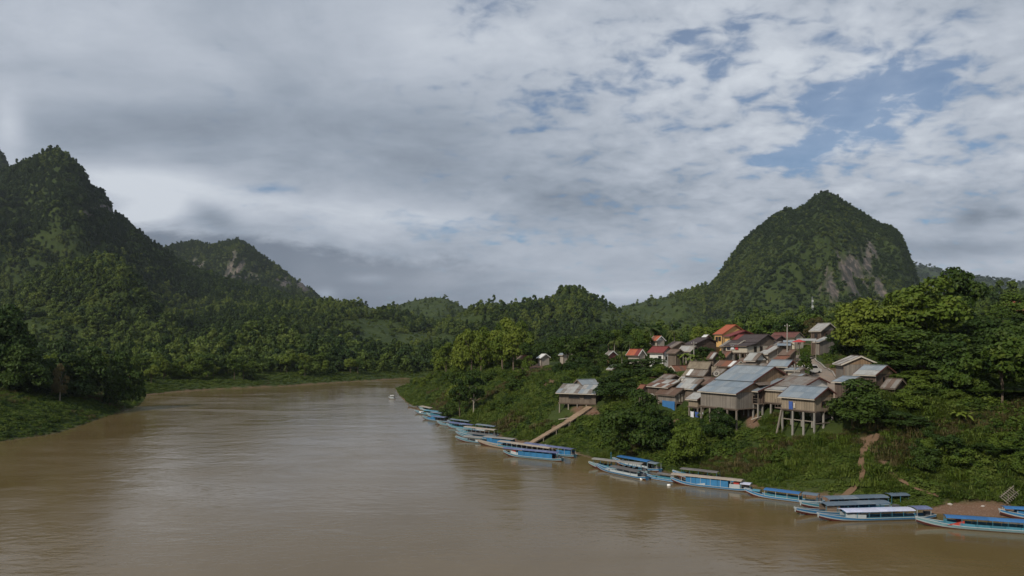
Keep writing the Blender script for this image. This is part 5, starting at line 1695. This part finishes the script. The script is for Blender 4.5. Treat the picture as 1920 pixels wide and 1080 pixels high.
ht = np.clip(wd * rng.uniform(0.75, 1.15, n) * np.where(kinds % 5 == 2, 1.6, 1.0), 3, 15)
wd = np.where(kar, wd * .88, wd)
ht = np.where(kar & (ppx > 1300), ht * 0.66, ht)
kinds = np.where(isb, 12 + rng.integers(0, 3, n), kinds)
scr = open_ > 0.30
kinds = np.where(scr & (rng.random(n) < 0.8), 10 + rng.integers(0, 2, n), kinds)
low_ = (kinds == 10) | (kinds == 11)
wd = np.where(low_, wd * 0.7, wd); ht = np.where(low_, wd * 0.55, ht)
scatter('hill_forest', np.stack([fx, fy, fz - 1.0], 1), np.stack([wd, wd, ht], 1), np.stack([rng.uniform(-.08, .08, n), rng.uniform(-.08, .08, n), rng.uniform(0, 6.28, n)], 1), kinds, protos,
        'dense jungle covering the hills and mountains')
print('hill forest', n)
# emergent trees that break the skyline: rows on the crests
# far blue range and the flanks beyond: coarser crowns
gx, gy = rand_land(30000, 2500, 4600, 0.80)
gz_ = land(gx, gy)
ok = visible(gx, gy, gz_) & (gx > gy * 0.42) & (rng.random(len(gx)) < 0.6)
gx, gy, gz_ = gx[ok], gy[ok], gz_[ok]
n = len(gx)
wd = rng.uniform(11, 20, n)
scatter('far_forest', np.stack([gx, gy, gz_ - 1.5], 1), np.stack([wd, wd, wd * .8], 1), np.stack([np.zeros(n), np.zeros(n), rng.uniform(0, 6.28, n)], 1), rng.integers(0, 3, n),
        [crown_mesh('dome', 'far', L_KARST, s) for s in (1, 2, 3)], 'far forest on the blue range')
print('far forest', n)

# ---- wild plants on the river banks
def tuft_mesh(seed, mat, blades=120, spread=0.55, h=0.9):
    g = np.random.default_rng(seed)
    V, Fc = [], []
    for k in range(blades):
        a, r = g.uniform(0, 6.28), spread * math.sqrt(g.random())
        x, y = math.cos(a) * r, math.sin(a) * r
        b = g.uniform(0, 6.28); ln = g.uniform(.15, .5); hh = h * g.uniform(.45, 1.0); w = g.uniform(.014, .034)
        tx, ty = x + math.cos(b) * ln * .4, y + math.sin(b) * ln * .4
        ex, ey = x + math.cos(b) * ln, y + math.sin(b) * ln
        px_, py_ = -math.sin(b) * w, math.cos(b) * w
        o = len(V)
        V += [(x - px_, y - py_, 0), (x + px_, y + py_, 0), (tx + px_, ty + py_, hh * .75), (tx - px_, ty - py_, hh * .75), (ex, ey, hh * .85)]
        Fc += [(o, o + 1, o + 2, o + 3), (o + 3, o + 2, o + 4, o + 4)]
    me = bpy.data.meshes.new('tuft')
    me.from_pydata(V, [], [f if f[2] != f[3] else f[:3] for f in Fc]); me.materials.append(mat)
    return me


def clump_mesh(seed, mat, n=260, size=.075, flat=0.5):
    g = np.random.default_rng(seed)
    D = g.normal(0, 1, (n, 3)); D /= np.linalg.norm(D, axis=1, keepdims=True); D[:, 2] = np.abs(D[:, 2])
    r = g.uniform(.3, .52, (n, 1)) * (1 + .3 * np.sin(D[:, :1] * 7 + seed) * np.cos(D[:, 1:2] * 6))
    Q = D * r * np.array([1, 1, flat * 2])
    V, Fc = leaves(Q, D, size, .65, .5, .25, g)
    return mesh_np('clump', V, Fc, mat)


bx = np.concatenate([rng.uniform(-80, 160, 330000), rng.uniform(-190, -60, 80000), rng.uniform(-200, 0, 50000)])
by = np.concatenate([rng.uniform(40, 370, 330000), rng.uniform(110, 330, 80000), rng.uniform(270, 480, 50000)])
tR_, tL_ = pdist(bx, by, SH_R), pdist(bx, by, SH_L)
bz = land(bx, by)
dm = dirtmask(bx, by, bz)
bpx, bpyy = proj(bx, by, bz)
n1 = fbm(bx / 14, by / 14, 3, 55)
bank_r = (tR_ > 0.6) & (tR_ < 34) & (by < 375) & (tR_ < tL_)
bank_l = (tL_ > 0.3) & (tL_ < 42) & (tL_ < tR_)
terr = (tR_ >= 34) & (tR_ < 90) & (by < 330) & (bx > 0.1 * by) & (tR_ < tL_)
pr = np.where(bank_r, 1.0, np.where(bank_l, 0.75, np.where(terr, 0.22, 0)))
ok = (rng.random(len(bx)) < pr) & ~inside(bx, by) & (dm < 0.35 + 0.2 * rng.random(len(bx))) & (bpx > -260) & (bpx < 2700) & clear_of(bx, by)
bx, by, bz, n1, tR_, tL_, bpx = bx[ok], by[ok], bz[ok], n1[ok], tR_[ok], tL_[ok], bpx[ok]
n = len(bx)
print('bank plants', n)
grass = fbm(bx / 9 + 40, by / 9, 3, 66)
dry = fbm(bx / 11 + 4, by / 11, 3, 99)
kinds = np.where(grass > 0.54, rng.integers(0, 3, n), np.where(grass > 0.42, rng.integers(3, 5, n), rng.integers(4, 9, n)))
kinds = np.where((dry > 0.66) & (rng.random(n) < .6), 9, kinds)
left = tL_ < tR_
near_l = left & (by < 235)
kinds = np.where(near_l & (rng.random(n) < .7), rng.integers(6, 9, n), kinds)
kinds = np.where(left & (by > 290) & (rng.random(n) < .8), rng.integers(0, 4, n), kinds)
sc = rng.lognormal(0, .36, n) * np.where(kinds < 3, 0.90, np.where(kinds == 9, 0.85, 0.95))
sc = sc * np.clip(0.55 + np.minimum(tR_, tL_) / 9, .5, 1.15)
sc = np.where(bpx > 1640, sc * 1.2, sc)
hz_ = sc * rng.uniform(.5, 0.95, n) * np.where((bpx > 1640) & (kinds < 3), 0.68, 1.0) * np.where(left & (by > 290), 0.6, 1.0)
pro = [tuft_mesh(1, L_GRASS), tuft_mesh(2, L_GRASS, 130, .65, .7), tuft_mesh(3, L_MID, 110, .5, .9), clump_mesh(4, L_GRASS, 260, .07, .4), clump_mesh(5, L_GRASS, 280, .07, .35),
       clump_mesh(6, L_MID), clump_mesh(7, L_MID, 220, .085), clump_mesh(8, L_DARK, 240, .085, .5), clump_mesh(9, L_MID, 200, .095, .4), tuft_mesh(10, L_DRY, 60, .5, .9)]
scatter('bank_undergrowth', np.stack([bx, by, bz - .08], 1), np.stack([sc, sc, hz_], 1), np.stack([rng.uniform(-.2, .2, n), rng.uniform(-.2, .2, n), rng.uniform(0, 6.28, n)], 1), kinds, pro,
        'grass and creeping undergrowth on the river banks')


# ---------------------------------------------------------------- trees one can tell apart
T = tree_px
hero = [  # label, px, top row, distance, width px, shape, leaf, seed
    ('broad bright green tree crown nearest the road, leftmost of the tall hillside trees', 1632, 548, 150, 150, 'dome', 'L', 1),
    ('tallest rounded light green tree standing before the karst mountain foot', 1722, 516, 148, 170, 'dome', 'L', 2),
    ('dark tree with a pointed top rising highest above the right hand slope', 1792, 498, 158, 130, 'dome', 'D', 3),
    ('large leafy tree in the middle of the slope below the light green crowns', 1730, 606, 136, 200, 'dome', 'M', 4),
    ('drooping leafy tree low on the slope above the dirt trail', 1752, 690, 126, 170, 'dome', 'M', 5),
    ('shaded olive tree standing between the dark pointed tree and the orange house', 1862, 578, 150, 130, 'dome', 'D', 6),
    ('dark bluish green tree on the slope below the orange house', 1868, 640, 135, 150, 'dome', 'D', 7),
    ('dark tree at the right edge of the view beside the orange house', 1935, 600, 142, 110, 'dome', 'D', 8),
    ('pale green tree top peeping over the hillside behind the orange house', 1905, 545, 190, 110, 'dome', 'M', 9),
    ('dark green tree overhanging the road embankment beside the two storey wooden house', 1590, 618, 158, 90, 'dome', 'D', 10),
    ('bright green round tree on the road side of the wooden house embankment', 1664, 598, 142, 110, 'dome', 'L', 11),
    ('deep shaded tree behind the pair of grey roofed houses under the slope', 1690, 650, 134, 130, 'dome', 'D', 12),
    ('low leafy tree in front of the brown roof at the foot of the big trees', 1722, 722, 121, 100, 'bush', 'D', 13),
    ('bushy dark tree covering the right end of the nearest stilt house', 1612, 700, 116, 158, 'bush', 'D', 14),
    ('round dark tree standing in the undergrowth right of the dirt trail top', 1690, 765, 113, 110, 'bush', 'D', 15),
    ('spreading dark tree at the right edge above the gravel beach', 1880, 738, 116, 150, 'dome', 'D', 16),
    ('shaded low tree overhanging the right end of the undergrowth slope', 1868, 836, 105, 110, 'bush', 'D', 17),
    ('big dark billowing tree below the plank stairs hut', 1186, 712, 138, 128, 'bush', 'D', 18),
    ('second dark billowing tree touching the brown tiled house', 1228, 742, 136, 84, 'bush', 'D', 19),
    ('wide dark tree spreading below the maroon roofed white house', 1205, 664, 172, 130, 'bush', 'D', 20),
    ('dark tree hanging over the right side of the hut by the stairs', 1156, 688, 162, 90, 'bush', 'D', 21),
    ('tall dark green tree left of the wide spreading one, above the hut', 1098, 626, 205, 80, 'tall', 'D', 22),
    ('dark round tree between the red roofed and the grey streaked houses', 1318, 645, 186, 46, 'dome', 'D', 23),
    ('slim dark tree beside the patched rusty roofs below the balcony house', 1352, 655, 168, 22, 'tall', 'M', 24),
    ('compact round bush standing on the road edge', 1509, 660, 143, 34, 'dome', 'M', 25),
    ('dark leafy bush under the balcony of the big grey roofed stilt house', 1352, 756, 129, 70, 'bush', 'D', 26),
    ('rounded creeper covered bush below the laundry under the small stilt house', 1290, 780, 126, 80, 'bush', 'M', 27),
    ('small leafy bush behind the ridge of the big grey roof', 1358, 688, 143, 34, 'bush', 'M', 28),
    ('lone slender tree with a bare trunk standing on the open bank below the red earth', 888, 690, 200, 60, 'tall', 'D', 29),
    ('dark companion tree leaning beside the lone slender tree on the bank', 862, 706, 204, 44, 'tall', 'D', 30),
    ('small dark bush tree overhanging the moored boats on the far part of the bank', 842, 748, 207, 42, 'bush', 'D', 31),
    ('round dark bush above the wooden ramp, left of the hut', 1065, 695, 172, 56, 'bush', 'D', 32),
    ('tall very dark tree at the left edge of the view', 14, 545, 218, 130, 'bush', 'D', 33),
    ('dark shorter tree in front of the tall left edge tree', 44, 632, 212, 110, 'bush', 'D', 34),
    ('dark tree leaning over the near left bank', 120, 640, 226, 110, 'bush', 'D', 35),
    ('dark rounded tree second from the tip of the near left bank', 178, 634, 234, 100, 'bush', 'D', 36),
    ('dark tree at the tip of the near left bank', 232, 652, 240, 74, 'bush', 'D', 37),
    ('reddish brown dying tree among the dark left bank trees', 112, 672, 217, 34, 'tall', 'DRY', 38),
    ('pale leafless looking tree behind the two storey wooden house', 1527, 592, 215, 40, 'dome', 'DRY', 39),
    ('dark green dome tree behind the market awnings', 1475, 590, 235, 60, 'dome', 'D', 40),
    ('bright green tree behind the utility pole', 1440, 596, 245, 60, 'dome', 'M', 41),
    ('broad green tree behind the wooden two storey house roof', 1520, 582, 255, 70, 'dome', 'M', 42),
    ('green bushy tree left of the yellow house', 1350, 600, 240, 56, 'dome', 'M', 43),
    ('dark tree left of the terracotta roofed cottage', 1190, 632, 236, 40, 'dome', 'D', 44),
]
LEAF = dict(L=L_LIGHT, M=L_MID, D=L_DARK, DRY=L_DRY)
for lab, px, top, d, w, sh, lf, sd_ in hero:
    near = d < 240 and w * d / F > 4.2
    isb_ = sh == 'bush' and 'tree' not in lab
    T('bush' if isb_ else 'tree', lab, px, top, d, w, shape=sh, lod='hi' if near and w >= 70 else 'mid', leaf=LEAF[lf], seed=sd_, cat='bush' if isb_ else 'tree',
      bark=M['bark_pale'] if sd_ in (29, 38, 39) else None, cz=0.30 if sd_ in (29, 30) else 0.12)

for i, (lab, px, top, d) in enumerate((
        ('coconut palm with a tall pale trunk above the small white roof', 1073, 640, 215), ('coconut palm left of the maroon house on the wooded bank', 1152, 634, 225),
        ('coconut palm right above the maroon house on the wooded bank', 1180, 634, 218), ('tall coconut palm beside the terracotta roofed cottage', 1218, 606, 225),
        ('coconut palm right of the terracotta roofed cottage', 1266, 612, 228), ('short coconut palm right of the white roofed maroon cottage', 1166, 656, 200))):
    palm(lab, px, top, d, seed=i)
for i, (lab, px, top, d, h) in enumerate((
        ('banana plant with long upright leaves below the big hillside trees', 1842, 742, 117, 5.0), ('banana plant with torn leaves beside the first one under the big trees', 1866, 730, 119, 5.5),
        ('banana plant with broad leaves below the white house', 1282, 656, 182, 5.0), ('banana plant beside the bush on the terrace under the white house', 1296, 664, 178, 4.5),
        ('drooping banana plant on the slope right of the dirt trail', 1806, 800, 110, 3.6), ('banana plant behind the market awnings', 1440, 612, 215, 5.0))):
    banana(lab, px, top, d, h, i)

# rows of trees nobody can single out: each a tree of its own, nearest ones first
def filler(n, box, name, label, group, shapes, leafs, hr, wr, lod, test, seed):
    g = np.random.default_rng(seed)
    k = 0
    for _ in range(n * 40):
        if k >= n: break
        px = g.uniform(box[0], box[1]); d = g.uniform(box[2], box[3])
        x = d * (px - 960) / F
        a, b = np.array([x]), np.array([d])
        if inside(a, b)[0] or not test(pdist(a, b, SH_R)[0], pdist(a, b, SH_L)[0], px, d): continue
        if not clear_of(a, b)[0]: continue
        h = g.uniform(*hr)
        w = h * g.uniform(*wr)
        sh, lf = shapes[g.integers(len(shapes))], leafs[g.integers(len(leafs))]
        tone = {'leaf_dark': 'dark', 'leaf_mid': 'mid green', 'leaf_light': 'light green'}[lf.name]
        form = {'dome': 'spreading', 'tall': 'slim', 'bush': 'rounded'}[sh]
        col_ = ('left part', 'left middle', 'right middle', 'right part')[min(3, int(4 * (px - box[0]) / (box[1] - box[0])))]
        row_ = ('front row', 'middle row', 'back row')[min(2, int(3 * (d - box[2]) / (box[3] - box[2])))]
        lab = '%s %s %s %s, %s, %s' % ('small' if h < (hr[0] + hr[1]) / 2 else 'big', tone, form, label, col_, row_)
        tree(name, lab, x, d, h, w, shape=sh, lod=lod, leaf=lf, seed=int(50 + g.integers(4)), group=group, cat='tree')
        KEEP_OUT.append((x, d, w * 0.28))
        k += 1
    print(name, k)


filler(46, (240, 770, 300, 440), 'riverside_tree', 'tree in the far river bank wood', 'trees along the far river bank',
       ['dome', 'dome', 'bush', 'tall'], [L_MID, L_MID, L_DARK, L_LIGHT], (7, 12), (0.7, 1.05), 'mid', lambda r, l, px, d: 13 < l < 60 and l < r, 1)
filler(34, (60, 340, 255, 420), 'plantation_tree', 'tree in the left bank plantation', 'trees of the left bank plantation',
       ['dome', 'dome', 'bush'], [L_LIGHT, L_LIGHT, L_MID], (7, 12), (0.7, 1.0), 'mid', lambda r, l, px, d: 20 < l < 120 and l < r, 2)
filler(22, (-60, 250, 200, 275), 'bank_tree', 'tree on the near left bank', 'dark trees on the near left bank',
       ['bush'], [L_DARK], (5, 12), (0.9, 1.3), 'mid', lambda r, l, px, d: 20 < l < 75 and l < r, 3)
filler(44, (765, 985, 215, 350), 'bank_wood_tree', 'tree in the wood beyond the village', 'trees of the wood beyond the village',
       ['tall', 'dome', 'dome', 'bush'], [L_LIGHT, L_LIGHT, L_MID, L_LIGHT], (11, 18), (0.50, 0.75), 'mid', lambda r, l, px, d: 19 < r < 80 and r < l, 4)
filler(40, (985, 1230, 205, 330), 'garden_tree', 'tree in the far village gardens', 'garden trees at the far end of the village',
       ['dome', 'dome', 'tall', 'bush'], [L_MID, L_DARK, L_DARK], (6, 11), (0.65, 0.95), 'mid', lambda r, l, px, d: 32 < r < 130 and r < l, 5)
filler(46, (1230, 1640, 225, 330), 'terrace_tree', 'tree behind the village houses', 'trees behind the village houses',
       ['dome', 'dome', 'bush'], [L_MID, L_DARK, L_LIGHT], (6, 10), (0.8, 1.1), 'mid', lambda r, l, px, d: 60 < r < 230, 6)
filler(52, (1620, 2420, 95, 210), 'slope_tree', 'tree on the right wooded slope', 'trees crowding the right hand slope',
       ['dome', 'dome', 'bush'], [L_DARK, L_MID, L_DARK], (7, 12), (0.8, 1.1), 'mid', lambda r, l, px, d: 20 < r < 110 and not (px < 1725 and d < 150), 7)
filler(44, (1690, 2260, 80, 132), 'slope_bush', 'bush on the right hand slope', 'bushes of the right hand slope',
       ['bush'], [L_MID, L_DARK, L_MID], (1.8, 4.2), (1.0, 1.5), 'mid', lambda r, l, px, d: 8 < r < 30, 8)
filler(26, (880, 1480, 105, 200), 'bank_bush', 'bush on the grassy village bank', 'bushes on the grassy bank',
       ['bush'], [L_MID, L_DARK, L_MID], (1.2, 2.8), (1.0, 1.6), 'mid', lambda r, l, px, d: 6 < r < 24 and not (960 < px < 1120), 9)
filler(30, (760, 1000, 190, 330), 'bank_shrub', 'shrub on the bank before the wood', 'shrubs on the far part of the bank',
       ['bush'], [L_MID, L_DARK, L_MID, L_LIGHT], (2.5, 5.5), (1.0, 1.4), 'mid', lambda r, l, px, d: 9 < r < 30 and r < l, 10)
filler(18, (1040, 1250, 160, 205), 'garden_shrub', 'shrub in the gardens left of the houses', 'shrubs in the gardens left of the houses',
       ['bush'], [L_DARK, L_MID, L_DARK], (3.0, 4.6), (1.0, 1.5), 'mid', lambda r, l, px, d: 22 < r < 80, 11)
